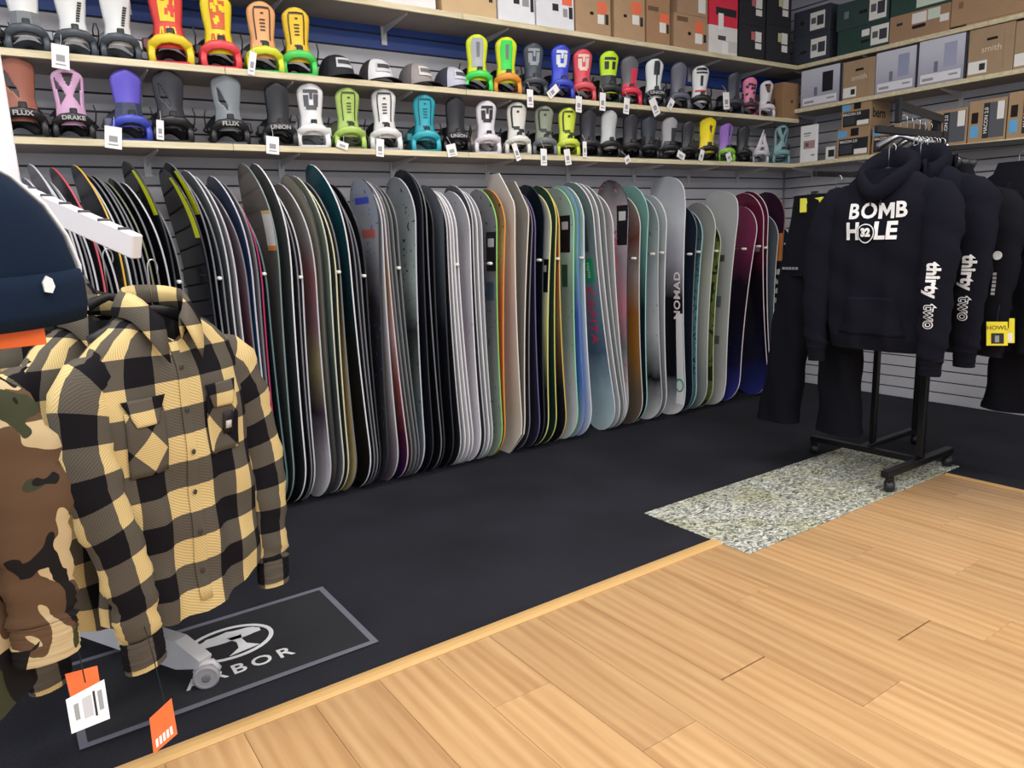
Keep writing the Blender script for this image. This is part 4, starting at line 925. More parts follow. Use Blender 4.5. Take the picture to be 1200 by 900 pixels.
# right wall, top shelf
gr = 'cartons on the top shelf of the right wall'
def photo_label(c, u0, u1, v0, v1):
    c.p(u0, u1, v0, v1, WST, 'label'); c.p(u0 + .03, u0 + (u1 - u0) * .40, v0 + (v1 - v0) * .36, v0 + (v1 - v0) * .70, mat((90, 94, 104), .5), 'label_picture', lift=.0008); c.p(u0 + (u1 - u0) * .48, u1 - .03, v0 + (v1 - v0) * .22, v0 + (v1 - v0) * .76, mat((58, 62, 72), .5), 'label_picture', lift=.0008)
ZB = 34
c = Carton('x', 929, 971, 70, ZRTOP, 40, (50, 56, 70), 'lower blue-black carton with a white label in the wall corner', group=gr, depth=.27); photo_label(c, .50, .92, .16, .80); c.hole(.3, .42, .05, .02)
z_ = c.top
c = Carton('x', 929, 971, 70, z_, 10, (48, 54, 68), 'upper blue-black carton with a white label in the wall corner', group=gr, depth=.27); photo_label(c, .46, .86, .12, .80); c.hole(.24, .5, .03, .03)
c = Carton('x', 981, 1041, 58, ZRTOP, 30, (34, 66, 62), 'lower dark green carton with two white stickers', group=gr); photo_label(c, .66, .99, .12, .86); c.p(.48, .63, .56, .82, WST).hole(.55, .36, .06, .018)
z_ = c.top
c = Carton('x', 979, 1039, 58, z_, -2, (44, 70, 68), 'upper dark green carton with one white picture label', group=gr); photo_label(c, .64, .96, .1, .9); c.hole(.52, .5, .06, .022).p(.15, .24, .40, .66, mat((110, 130, 130), .5), 'logo_mark')
c = Carton('x', 1042, 1112, 42, ZRTOP, 12, (162, 132, 104), 'low brown carton with a dark handle slot under a green one', group=gr); c.hole(.5, .42, .085, .022).p(.38, .62, .54, .92, WST).p(.64, .84, .56, .94, mat((206, 224, 212), .6)).p(.84, .98, .38, .64, WST).p(.12, .22, .6, .7, KST, 'small_mark')
z_ = c.top
c = Carton('x', 1042, 1112, 42, z_, -20, (38, 72, 66), 'dark green carton on top of a brown one', group=gr); c.p(.44, .92, .1, .5, mat((206, 224, 212), .6)).hole(.36, .66, .05, .018)
c = Carton('x', 1114, 1230, 20, ZRTOP + .012, -60, (168, 138, 108), 'large brown carton with a dark handle slot beside the green one', group=gr); c.hole(.42, .40, .10, .02).p(.08, .13, .26, .36, mat((130, 100, 76), .6), 'small_mark')
MB().cbox(-.17, .17, .0, .24, -.0125, -.0005, .001).build('carton_flap', carton_mat(BRN2), c.o)
# right wall, middle shelf: goggle cartons
gm = 'goggle cartons on the middle shelf of the right wall'
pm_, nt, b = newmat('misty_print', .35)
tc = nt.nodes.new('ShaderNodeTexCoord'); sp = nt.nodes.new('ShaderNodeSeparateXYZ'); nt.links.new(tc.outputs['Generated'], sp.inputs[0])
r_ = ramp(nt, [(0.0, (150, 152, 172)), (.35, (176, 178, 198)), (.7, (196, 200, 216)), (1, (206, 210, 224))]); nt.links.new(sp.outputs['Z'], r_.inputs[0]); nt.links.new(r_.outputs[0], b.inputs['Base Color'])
def misty(x0, x1, yb, yt, label, door):
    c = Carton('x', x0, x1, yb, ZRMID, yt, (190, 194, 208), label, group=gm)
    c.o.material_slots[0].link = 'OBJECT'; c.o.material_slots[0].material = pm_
    c.p(.54, .80, .34, .86, mat(door, .4), 'printed_door'); c.p(.06, .90, .05, .25, mat((226, 226, 236), .5), 'label').p(.1, .34, .10, .16, GST, 'label_print', lift=.0008).p(.66, .84, .14, .18, GST, 'label_print', lift=.0008)
    c.p(.34, .42, .27, .50, mat((112, 116, 136), .5), 'printed_figure'); MB().cbox(c.w / 2 - .012, c.w / 2, -.001, .01, 0, c.h, .001).build('dark_spine', mat((40, 42, 54), .5), c.o)
    return c
misty(938, 985, 118, 79, 'misty grey carton with a near-black printed door, in the wall corner', (26, 28, 40))
def smith(x0, x1, yb, yt, label, hm):
    c = Carton('x', x0, x1, yb, ZRMID, yt, (164, 140, 112), label, group=gm)
    c.hole(.52, .74, .06, .016).p(.02, .44, .06, .32, WST, 'label').p(.27, .40, .12, .26, KST, 'label_picture', lift=.0008).t('smith', .52, .54, .05, (226, 206, 186), off=.0002)
    MB().box(c.w * .28, c.w * .29, -.0006, 0, .02, c.h * .9).build('crease', mat((150, 120, 92), .7), c.o)
smith(987, 1024, 112, 70, 'brown carton with a white corner label beside the near-black door print', 0)
misty(1025, 1074, 103, 58, 'misty grey carton with a pale printed door, beside a brown carton', (150, 158, 190))
misty(1075, 1131, 92, 44, 'misty grey carton with a pale printed door and a dark spine, second of its pair', (160, 166, 196))
smith(1133, 1186, 83, 31, 'brown carton with a long handle slot beside the misty pair', 0)
smith(1187, 1245, 74, 20, 'brown carton with a white label past the long-slotted one', 0)
# right wall, low shelf: helmet cartons
gl = 'helmet cartons on the low shelf of the right wall'
def helmet(c):
    c.p(.06, .96, .06, .64, mat((30, 32, 38), .5), 'black_label').t('MACON 2.0', .36, .54, .024, (232, 232, 234), off=.0004).p(.55, .94, .08, .26, WST, 'white_label', lift=.0008).p(.10, .48, .14, .44, mat((58, 62, 70), .4), 'helmet_picture', lift=.0008).p(.02, .30, .70, .92, mat((96, 170, 222), .5), 'blue_sticker').p(.42, .66, .72, .98, DARKHOLE, 'handle_hole')
    c.t('bern', .42, .5, .085, (40, 34, 32), side=True, off=.002); return c
c = helmet(Carton('x', 980, 1018, 182, ZRLOW, 150, (164, 136, 106), 'lower helmet carton of the stack with a black label and blue sticker', group=gl, depth=.24))
helmet(Carton('x', 984, 1018, 182, c.top, 120, (162, 134, 104), 'upper helmet carton of the stack with large dark lettering on its side', group=gl, depth=.24))
helmet(Carton('x', 1021, 1060, 176, ZRLOW, 147, (164, 136, 106), 'single helmet carton right beside the helmet stack', group=gl, depth=.24))
def upright(x0, x1, yt, label):
    c = Carton('x', x0, x1, 165, ZRLOW, yt, (168, 140, 108), label, group=gl)
    c.p(.40, .96, .08, .92, mat((84, 88, 96), .5), 'picture_label').p(.40, .56, .08, .92, KST, 'black_strip', lift=.0008).p(.76, .94, .5, .92, WST, 'white_label', lift=.0008).p(.08, .26, .46, .72, DARKHOLE, 'handle_hole').p(.06, .28, .12, .40, mat((96, 170, 222), .5), 'blue_sticker').t('MACON 2.0', .48, .5, .028, (228, 228, 230), rot=True, off=.0004)
upright(1086, 1132, 129, 'upright helmet carton half hidden behind the hanger rail')
upright(1133, 1177, 117, 'upright helmet carton with blue sticker left of the rightmost ones')
upright(1178, 1224, 106, 'upright helmet carton with blue sticker above the hanging pants')
# cards
c = Carton('x', 937, 957, 190, ZRLOW, 147, (236, 238, 242), 'tall white printed card standing in the shelf corner', depth=.012, cat='sign', name='display_card', inset=.006)
c.p(.2, .62, .76, .80, mat((130, 150, 150), .6), 'printed_line').p(.2, .55, .70, .73, mat((150, 160, 160), .6), 'printed_line').p(.2, .86, .36, .58, mat((170, 140, 140), .6), 'printed_picture').p(.3, .5, .42, .52, mat((110, 84, 84), .6), 'printed_picture', lift=.0004).p(.66, .86, .15, .2, GST, 'logo_mark')
c = Carton('x', 967, 978, 187, ZRLOW, 172, (222, 222, 226), 'small white carton between the tall card and the helmet stack', depth=.06, inset=.02); c.p(.3, .95, .2, .75, KST, 'dark_print')
c = Carton('y', 917, 936, 134, ZMID, 97, (150, 116, 84), 'plain brown carton at the end of the binding row', depth=.2); c.p(.5, .6, .44, .52, KST, 'small_mark')
# ------------------------------------------------------------------ mats on the floor
def rect_px(pts): return [hit(u, v, 2, 0.0) for u, v in pts]
mx0, mx1, my0, my1 = 0.02, 0.842, 2.022, 2.505
mroot = empty('logo_mat', ((mx0 + mx1) / 2, (my0 + my1) / 2, .0006)); tag(mroot, 'black floor mat with grey border and white tree logo on the carpet', 'mat')
hw_, hh_ = (mx1 - mx0) / 2, (my1 - my0) / 2
MB().cbox(-hw_, hw_, -hh_, hh_, 0, .004, .001).build('mat_pile', mat((30, 31, 38), .95, bump=.6, bscale=300), mroot)
BORD = mat((104, 104, 118), .9, bump=.4, bscale=300)
bw = .02
for (a, b_, c_, d_) in ((-hw_, hw_, -hh_, -hh_ + bw), (-hw_, hw_, hh_ - bw, hh_), (-hw_, -hw_ + bw, -hh_ + bw, hh_ - bw), (hw_ - bw, hw_, -hh_ + bw, hh_ - bw)):
    MB().box(a, b_, c_, d_, .0038, .0046).build('border_band', BORD, mroot)
MW = mat((222, 224, 228), .9)
ox, oy = 0.462 - (mx0 + mx1) / 2, 2.315 - (my0 + my1) / 2
ell = [(ox + .130 * math.cos(2 * PI * i / 40) , oy + .098 * math.sin(2 * PI * i / 40), .0046) for i in range(40)]
MB().tube(ell, .008, 6, closed=True, flat=.12, up=(0, 0, 1)).build('logo_ring', MW, mroot)
rr = random.Random(3); crown = []
for i in range(28):
    t = i / 28 * 2 * PI; q = 1 + .08 * rr.uniform(-1, 1)
    crown.append((ox + .010 + .098 * math.cos(t) * q, oy + .026 + (.046 if math.sin(t) > 0 else .018) * math.sin(t) * q))
MB().prism(crown, .0040, .0049, 2).build('logo_crown', MW, mroot)
MB().prism([(ox + .0, oy + .03), (ox + .02, oy - .01), (ox + .016, oy - .05), (ox - .02, oy - .082), (ox + .075, oy - .068), (ox + .045, oy - .035), (ox + .04, oy), (ox + .045, oy + .03)], .0040, .0049, 2).build('logo_trunk', MW, mroot)
me = textmesh('ARBOR', .075, .0004, offset=.001, space=1.35, sx=1.05)
link('lettering', me, MW, mroot, Matrix.Translation((0.452 - (mx0 + mx1) / 2, 2.145 - (my0 + my1) / 2, .0046)))
# speckled underlay sheet
gm_, nt, b = newmat('speckled_chips', .7)
tc = nt.nodes.new('ShaderNodeTexCoord'); mp = nt.nodes.new('ShaderNodeMapping'); mp.inputs['Scale'].default_value = (50, 84, 1); mp.inputs['Rotation'].default_value = (0, 0, .5)
n0 = nt.nodes.new('ShaderNodeTexNoise'); n0.inputs['Scale'].default_value = 14; nt.links.new(tc.outputs['Object'], n0.inputs['Vector'])
va = nt.nodes.new('ShaderNodeVectorMath'); va.operation = 'MULTIPLY_ADD'; va.inputs[1].default_value = (.06, .06, .06)
nt.links.new(n0.outputs['Color'], va.inputs[0]); nt.links.new(tc.outputs['Object'], va.inputs[2]); nt.links.new(va.outputs[0], mp.inputs[0])
vo = nt.nodes.new('ShaderNodeTexVoronoi'); vo.inputs['Scale'].default_value = 1.6; nt.links.new(mp.outputs[0], vo.inputs['Vector'])
sp = nt.nodes.new('ShaderNodeSeparateXYZ'); nt.links.new(vo.outputs['Color'], sp.inputs[0])
r_ = ramp(nt, [(0, (70, 74, 68)), (.22, (122, 126, 120)), (.45, (164, 168, 160)), (.7, (190, 192, 182)), (.9, (222, 224, 220))]); nt.links.new(sp.outputs[0], r_.inputs[0])
nl = nt.nodes.new('ShaderNodeTexNoise'); nl.inputs['Scale'].default_value = 4; nt.links.new(tc.outputs['Object'], nl.inputs['Vector'])
rl = ramp(nt, [(.42, (255, 255, 255)), (.66, (236, 234, 206))]); nt.links.new(nl.outputs['Fac'], rl.inputs[0])
mx = nt.nodes.new('ShaderNodeMix'); mx.data_type = 'RGBA'; mx.blend_type = 'MULTIPLY'; mx.inputs[0].default_value = 1; nt.links.new(r_.outputs[0], mx.inputs[6]); nt.links.new(rl.outputs[0], mx.inputs[7]); nt.links.new(mx.outputs[2], b.inputs['Base Color'])
o = MB().cbox(0, 3.90 - 2.245, 0, 2.276 - 1.711, 0, .004, .001).build('speckled_mat', gm_); o.location = (2.245, 1.711, .0095)
# sheet rests on the carpet edge and the planks
o.location = (2.245, 1.711, .0006)
tag(o, 'grey-green speckled flooring sheet lying between carpet and wood floor', 'mat')
# ------------------------------------------------------------------ cloth
PLAIDM, nt, b = newmat('buffalo_check', .85); b.inputs['Specular IOR Level'].default_value = .15
uvn = nt.nodes.new('ShaderNodeUVMap'); sp = nt.nodes.new('ShaderNodeSeparateXYZ'); nt.links.new(uvn.outputs[0], sp.inputs[0])
bits = []
for ch in ('X', 'Y'):
    mu = nt.nodes.new('ShaderNodeMath'); mu.operation = 'MULTIPLY'; mu.inputs[1].default_value = 1 / .122; nt.links.new(sp.outputs[ch], mu.inputs[0])
    fr = nt.nodes.new('ShaderNodeMath'); fr.operation = 'FRACT'; nt.links.new(mu.outputs[0], fr.inputs[0])
    lt = nt.nodes.new('ShaderNodeMath'); lt.operation = 'LESS_THAN'; lt.inputs[1].default_value = .5; nt.links.new(fr.outputs[0], lt.inputs[0]); bits.append(lt)
ad = nt.nodes.new('ShaderNodeMath'); ad.operation = 'ADD'; nt.links.new(bits[0].outputs[0], ad.inputs[0]); nt.links.new(bits[1].outputs[0], ad.inputs[1])
hf = nt.nodes.new('ShaderNodeMath'); hf.operation = 'MULTIPLY'; hf.inputs[1].default_value = .5; nt.links.new(ad.outputs[0], hf.inputs[0])
r_ = ramp(nt, [(0, (22, 21, 27)), (.25, (90, 85, 77)), (.75, (210, 188, 134))], 'CONSTANT'); nt.links.new(hf.outputs[0], r_.inputs[0])
wv = nt.nodes.new('ShaderNodeTexWave'); wv.inputs['Scale'].default_value = 90; wv.bands_direction = 'DIAGONAL'; nt.links.new(uvn.outputs[0], wv.inputs['Vector'])
mr = nt.nodes.new('ShaderNodeMapRange'); mr.inputs[3].default_value = .8; mr.inputs[4].default_value = 1.2; nt.links.new(wv.outputs['Fac'], mr.inputs[0])
vm = nt.nodes.new('ShaderNodeVectorMath'); vm.operation = 'SCALE'; nt.links.new(r_.outputs[0], vm.inputs[0]); nt.links.new(mr.outputs[0], vm.inputs['Scale']); nt.links.new(vm.outputs[0], b.inputs['Base Color'])
CAMOM, nt, b = newmat('woodland_camouflage', .85); b.inputs['Specular IOR Level'].default_value = .15
tc = nt.nodes.new('ShaderNodeTexCoord'); prev = None
mp = nt.nodes.new('ShaderNodeMapping'); mp.inputs['Scale'].default_value = (1, 1, .75); nt.links.new(tc.outputs['Object'], mp.inputs[0])
for k, (scl, colr, thr, seed) in enumerate(((8.0, (96, 74, 56), .53, 3.1), (9.0, (62, 66, 48), .58, 11.7), (11.5, (30, 29, 30), .60, 27.3))):
    ns = nt.nodes.new('ShaderNodeTexNoise'); ns.noise_dimensions = '4D'; ns.inputs['W'].default_value = seed; ns.inputs['Scale'].default_value = scl; ns.inputs['Detail'].default_value = 1.2; ns.inputs['Distortion'].default_value = .8
    nt.links.new(mp.outputs[0], ns.inputs['Vector']); gt = nt.nodes.new('ShaderNodeMath'); gt.operation = 'GREATER_THAN'; gt.inputs[1].default_value = thr; nt.links.new(ns.outputs['Fac'], gt.inputs[0])
    mx = nt.nodes.new('ShaderNodeMix'); mx.data_type = 'RGBA'; nt.links.new(gt.outputs[0], mx.inputs[0]); mx.inputs[7].default_value = L3(colr)
    if prev is None: mx.inputs[6].default_value = L3((196, 176, 138))
    else: nt.links.new(prev, mx.inputs[6])
    prev = mx.outputs[2]
nt.links.new(prev, b.inputs['Base Color'])
FLEECE = mat((20, 21, 31), .95, spec=.1, bump=.25, bscale=260); FLEECE2 = mat((18, 19, 27), .95, spec=.1, bump=.25, bscale=260); NYLON = mat((15, 16, 24), .85, spec=.12)
def sgnpow(v, p): return math.copysign(abs(v) ** p, v)
def garment_body(prof, n_z, n_u, folds, seed, umid):
    """closed tube of cloth; prof rows (z, half width, half depth); y- is the front"""
    z0, z1 = prof[0][0], prof[-1][0]; rows, uvr = [], []
    rr = random.Random(seed); ph = [rr.uniform(0, 6) for _ in range(6)]
    for i in range(n_z + 1):
        z = z0 + (z1 - z0) * i / n_z; hw, dp = cr(prof, z)
        row, ur = [], []
        A_ = folds * max(0.12, 1 - (z - z0) / (z1 - z0) * 1.15)
        for j in range(n_u + 1):
            th = PI / 2 + 2 * PI * j / n_u
            x = hw * sgnpow(math.cos(th), .75); y = dp * sgnpow(math.sin(th), .8)
            f = math.sin(5.2 * x / .2 * PI * .5 + ph[0] + 1.2 * math.sin(z * 5 + ph[1])) + .6 * math.sin(9 * x / .2 + ph[2] - z * 4) + .35 * math.sin(16 * x / .2 + ph[3] + z * 3)
            edge = max(0.15, 1 - (abs(x) / max(hw, .01)) ** 4)
            y += A_ * f * edge * .55 + .004 * math.sin(z * 34 + x * 20 + ph[4])
            x += A_ * .25 * math.sin(z * 9 + ph[5])
            row.append(Vector((x, y, z))); ur.append(((j / n_u) * umid, z))
        rows.append(row); uvr.append(ur)
    return MB().grid(rows, uvr)
def sleeve(path, radii, flat, n=14, seed=1, wr=.005, uoff=0.0):
    P = [Vector(p) for p in path]; m = []; k = 30; r2 = []
    for i in range(k + 1):
        t = i / k * (len(P) - 1); a = min(len(P) - 2, int(t)); q = t - a
        p0 = P[max(a - 1, 0)]; p1 = P[a]; p2 = P[a + 1]; p3 = P[min(a + 2, len(P) - 1)]
        m.append(0.5 * ((2 * p1) + (p2 - p0) * q + (2 * p0 - 5 * p1 + 4 * p2 - p3) * q * q + (3 * p1 - p0 - 3 * p2 + p3) * q ** 3))
        r2.append(radii[a] + (radii[a + 1] - radii[a]) * q)
    rr = random.Random(seed); ph = rr.uniform(0, 6); rows, uvr = [], []; acc = 0
    for i, p in enumerate(m):
        t = (m[min(i + 1, k)] - m[max(i - 1, 0)]).normalized()
        yd = Vector((0, 1, 0)); yd = (yd - t * yd.dot(t)).normalized(); xd = yd.cross(t).normalized()
        if i: acc += (p - m[i - 1]).length
        row, ur = [], []
        for j in range(n + 1):
            an = 2 * PI * j / n + PI / 2
            w_ = wr * math.sin(i * .9 + ph + 2.2 * math.sin(an + i * .3)) + wr * .8 * math.sin(i * 2.1 + an * 2)
            r = r2[i] + w_
            row.append(p + xd * (math.cos(an) * r) + yd * (math.sin(an) * r * flat)); ur.append((uoff + (j / n) * .30, -acc))
        rows.append(row); uvr.append(ur)
    return MB().grid(rows, uvr), m, r2
def bvh_of(o):
    me = o.data; return BVHTree.FromPolygons([v.co.copy() for v in me.vertices], [tuple(p.vertices) for p in me.polygons])
def drape(me, bvh, lift):
    """push a flat piece (x, z in local cloth space) onto the front of the body"""
    for v in me.vertices:
        h, n_, i_, d_ = bvh.ray_cast(Vector((v.co.x, -1.0, v.co.z)), Vector((0, 1, 0)))
        y = h.y if h else 0.0
        v.co.y = y - lift + v.co.y
def cloth_patch(name, outline_pts, bvh, lift, material, parent, uvoff=(0, 0), t=.0015, n=10, rot=0.0):
    """quadrilateral patch: four corners (x, z) bl, br, tr, tl"""
    bl, br, tr_, tl = [Vector((p[0], 0, p[1])) for p in outline_pts]; rows, uvr = [], []
    for i in range(n + 1):
        a = bl.lerp(tl, i / n); b_ = br.lerp(tr_, i / n)
        rows.append([a.lerp(b_, j / n) for j in range(n + 1)])
        uvr.append([(uvoff[0] + (a.lerp(b_, j / n).x) * math.cos(rot) + a.lerp(b_, j / n).z * math.sin(rot), uvoff[1] + a.lerp(b_, j / n).z * math.cos(rot) - a.lerp(b_, j / n).x * math.sin(rot)) for j in range(n + 1)])
    me = MB().grid(rows, uvr).mesh(name, True); drape(me, bvh, lift); thicken(me, t)
    return link(name, me, material, parent)
def hanger(name, label, m, width=.40, drop=.055, hook=.07, col_=BLACK, group=None, clips=False):
    root = empty(name, m=m); tag(root, label, 'hanger', group)
    if clips:
        MB().tube([(-width / 2, 0, 0), (width / 2, 0, 0)], .003, 8).build('bar', STEEL, root)
        for s in (-1, 1):
            MB().prism([(s * width * .36 - .016, -.035), (s * width * .36 + .016, -.035), (s * width * .36 + .011, .012), (s * width * .36 - .011, .012)], -.012, .012, 1).build('clip', mat((40, 41, 46), .35), root)
    else:
        bar = []
        for i in range(17):
            a = -1 + 2 * i / 16; bar.append((a * width / 2, .012 * a * a, -drop * abs(a) ** 1.25))
        MB().tube(bar, [.009 + .012 * (abs(-1 + 2 * i / 16)) for i in range(17)], 8, flat=.55, up=(0, 1, 0)).build('shoulder_bar', col_, root, True)
    hk = [(0, 0, 0), (0, 0, hook * .45)] + [(.014 - .014 * math.cos(a), 0, hook * .55 + .018 * math.sin(a)) for a in [PI * i / 8 * 1.25 for i in range(0, 9)]]
    MB().tube(hk, .0018, 6).build('hook', STEEL, root, True)
    return root
def shirt(name, label, m, mtl, seed, pocket=True, detail=True, lsl=None, rsl=None, group=None, hemcurve=True):
    root = empty(name, m=m); tag(root, label, 'shirt', group)
    prof = [(0, .245, .060), (.12, .240, .060), (.3, .235, .068), (.48, .232, .078), (.56, .226, .074), (.61, .208, .062), (.645, .168, .056), (.68, .110, .056), (.70, .078, .058)]
    mb = garment_body(prof, 40, 72, .026, seed, 1.05)
    if hemcurve:
        for i, (x, y, z) in enumerate(mb.v):
            if z < .16: mb.v[i] = (x, y, z + (.16 - z) / .16 * .055 * (abs(x) / .245) ** 2)
    for i, (x, y, z) in enumerate(mb.v):
        if z > .60 and y < .02 and abs(x) < .10:
            q = (1 - abs(x) / .10) * (z - .60) / .10 * min(1, (.02 - y) / .05); mb.v[i] = (x, y - .004 * q, z - .070 * q)
    body = mb.build('shirt_body', mtl, root, True); bv = bvh_of(body)
    for sd, pth in ((-1, lsl), (1, rsl)):
        pth = pth or [(sd * .150, 0, .590), (sd * .226, -.005, .53), (sd * .262, -.01, .38), (sd * .275, -.015, .22), (sd * .270, -.02, .08), (sd * .266, -.02, .01)]
        mbs, pts, rad = sleeve(pth, [.050, .074, .070, .063, .056, .053], .58, seed=seed + sd, uoff=.04)
        sl = mbs.build('sleeve', mtl, root, True)
        e = pts[-1]; d = (pts[-1] - pts[-4]).normalized()
        mbc, _, _ = sleeve([e - d * .002, e + d * .02, e + d * .045, e + d * .07], [.052, .054, .054, .053], .66, seed=seed, wr=.001, uoff=.1)
        mbc.build('cuff', mtl, sl, True)
    # collar: stand and fall
    rows, uvr = [], []
    for (rx, ry, dz, spread) in ((.072, .060, -.012, 0), (.070, .058, .018, 0), (.073, .062, .036, 0), (.086, .076, .022, .3), (.104, .092, -.012, 1)):
        row, ur = [], []
        for j in range(29):
            th = -PI / 2 + .30 + (2 * PI - .60) * j / 28
            fr_ = max(0, -math.sin(th)) ** 3
            zz = .704 + dz - fr_ * (.066 + .050 * spread) + .012 * max(0, math.sin(th))
            row.append(Vector((rx * math.cos(th) + spread * .018 * fr_ * (1 if math.cos(th) > 0 else -1), ry * math.sin(th) - .006 - spread * .012 * fr_, zz))); ur.append((j / 28 * .44 + .02, zz * 1.2))
        rows.append(row); uvr.append(ur)
    link('collar', thicken(MB().grid(rows, uvr).mesh('collar', True), .003), mtl, root)
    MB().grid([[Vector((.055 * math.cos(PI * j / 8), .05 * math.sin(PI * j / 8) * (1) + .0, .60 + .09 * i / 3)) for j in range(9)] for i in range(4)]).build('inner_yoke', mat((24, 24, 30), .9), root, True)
    if detail:
        cloth_patch('brand_label', [(-.016, .655), (.016, .655), (.016, .672), (-.016, .672)], bv, -.045, mat((236, 92, 40), .6), root, n=3)
        pk = cloth_patch('front_placket', [(-.016, .03), (.016, .03), (.012, .655), (-.012, .655)], bv, .0035, mtl, root, uvoff=(.525, 0), n=24)
        for q in range(6):
            z = .10 + q * .095
            h, n_, _, _ = bv.ray_cast(Vector((0, -1, z)), Vector((0, 1, 0)))
            MB().lathe([(.006, 0), (.0062, .001), (.004, .0022), (.0005, .002)], 10, Matrix.Translation((0, (h.y if h else -.06) - .006, z)) @ Matrix.Rotation(PI / 2, 4, 'X')).build('button', mat((60, 54, 46), .4), pk)
        for sx in (-1, 1):
            cx = sx * .112
            p_ = cloth_patch('chest_pocket', [(cx - .05, .36), (cx + .05, .36), (cx + .052, .50), (cx - .052, .50)], bv, .005, mtl, root, uvoff=(.06 * sx, .03), rot=.78)
            fl = cloth_patch('pocket_flap', [(cx - .03, .468), (cx + .03, .468), (cx + .056, .525), (cx - .056, .525)], bv, .009, mtl, p_, uvoff=(.03, .05))
            if sx > 0: cloth_patch('woven_tag', [(cx + .0, .40), (cx + .028, .40), (cx + .028, .452), (cx + .0, .452)], bv, .0085, mat((18, 18, 22), .6), p_, n=3); cloth_patch('woven_mark', [(cx + .006, .412), (cx + .022, .412), (cx + .022, .430), (cx + .006, .430)], bv, .0105, mat((200, 200, 200), .6), p_, n=2)
    return root, body, bv
# ------------------------------------------------------------------ display rack on the left with plaid shirts
sdir = Vector((.89, .456, 0)).normalized(); ndir = Vector((sdir.y, -sdir.x, 0))       # across a garment, towards the viewer
c0 = Vector((.327, 2.053, 0))
def left_m(t, dz=0.0, da=0.0, ds=0.0):
    s2 = Matrix.Rotation(da, 3, 'Z') @ sdir
    p = c0 - ndir * t + s2 * ds; return frame((p.x, p.y, .285 + dz), s2, Vector((-s2.y, s2.x, 0)), (0, 0, 1)) @ Matrix.Diagonal((1, 1, 1.15, 1))
rk = empty('clothing_rack', (.088, 2.60, 0)); tag(rk, 'white four-way clothing rack with sloping notched arm and grey caster leg', 'rack')
RW = mat((226, 224, 230), .35); RG = mat((206, 206, 211), .4)
MB().cbox(-.026, .026, -.026, .026, .06, 2.02, .003).build('post', RW, rk)
post0 = Vector((.088, 2.60, 0))
a1 = c0 + ndir * .0 - sdir * .02 + Vector((0, 0, 1.243)); a0 = Vector((.040, 2.575, 1.437))
ad_ = (a1 - a0).normalized(); side = ad_.cross(Vector((0, 0, 1))).normalized(); upv = side.cross(ad_).normalized()
fm = frame(a0 - post0, ad_, -side, upv); La = (a1 - a0).length
arm = MB().cbox(0, La, -.014, .014, -.030, .030, .003, fm).build('sloping_arm', RW, rk)
for q in range(7):
    t = La * (.16 + .125 * q)
    MB().box(t - .002, t + .004, -.0138, .0138, .014, .0308, fm).box(t - .002, t + .010, -.0138, .0138, .0304, .0330, fm).build('notch', mat((70, 70, 78), .5), arm)
lg0 = Vector((0, 0, .085)); lg1 = Vector((.347, 2.126, .085)) - post0; ld_ = (lg1 - lg0).normalized(); sd_ = Vector((0, 0, 1)).cross(ld_)
leg = MB().prism([(0, -.035), (.45, -.045), (.545, -.02), (.555, .005), (.46, .045), (0, .055)], -.022, .022, 1).build('caster_leg', RG, rk, m=frame(lg0, ld_, sd_, (0, 0, 1)))
cw = Matrix.Translation(lg1 + Vector((0, 0, -.047)) + ld_ * .01) @ frame((0, 0, 0), (.96, -.28, 0), (0, 0, 1), Vector((.96, -.28, 0)).cross(Vector((0, 0, 1))))
for s in (-1, 1):
    wh = MB().lathe([(.002, -.010), (.031, -.010), (.036, -.006), (.036, .006), (.031, .010), (.027, .010), (.026, .0085), (.002, .0085)], 26, cw @ Matrix.Translation((0, 0, s * .014))).build('wheel', mat((158, 158, 164), .4), rk)
    MB().lathe([(.012, -.0105), (.012, .0105), (.008, .012), (.001, .012)], 16, cw @ Matrix.Translation((0, 0, s * .014))).lathe([(.012, -.0105), (.008, -.012), (.001, -.012)], 16, cw @ Matrix.Translation((0, 0, s * .014))).build('hub', mat((120, 120, 126), .4), wh)
MB().tube([cw @ Vector((-.03 + .0, .012, 0)), cw @ Vector((-.012, .036, 0)), cw @ Vector((.02, .036, 0)), cw @ Vector((.036, .010, 0))], .012, 8, flat=.6).build('caster_hood', RG, rk, True)
# two more legs so that it stands
for an in (2.2, 4.3):
    d_ = Matrix.Rotation(an, 3, 'Z') @ ld_
    MB().cbox(0, .5, -.017, .017, .055, .105, .004, frame((0, 0, 0), d_, Vector((0, 0, 1)).cross(d_), (0, 0, 1))).build('caster_leg', RG, rk)
    MB().lathe([(.004, -.012), (.034, -.012), (.036, 0), (.034, .012), (.004, .012)], 16, frame(d_ * .46 + Vector((0, 0, .037)), d_, (0, 0, 1))).build('wheel', mat((150, 150, 156), .4), rk, True)
gs = 'plaid shirts on the white rack'
lsl = [(-.150, -.01, .59), (-.226, -.02, .53), (-.246, -.04, .38), (-.222, -.062, .24), (-.205, -.07, .10), (-.200, -.07, .03)]
rsl = [(.150, 0, .59), (.234, .0, .53), (.282, .0, .38), (.300, -.005, .22), (.290, -.01, .08), (.286, -.01, .02)]
shirt('plaid_shirt', 'tan and black buffalo-check shirt hanging foremost on the sloping white arm', left_m(0), PLAIDM, 5, lsl=lsl, rsl=rsl, group=gs)
shirt('plaid_shirt', 'tan and black buffalo-check shirt hanging directly behind the foremost one', left_m(.17, -.02, .03, -.05), PLAIDM, 9, detail=False, group=gs)
shirt('plaid_shirt', 'tan and black buffalo-check shirt hanging closest to the rack post', left_m(.33, .05, .06, -.05), PLAIDM, 14, detail=False, group=gs)
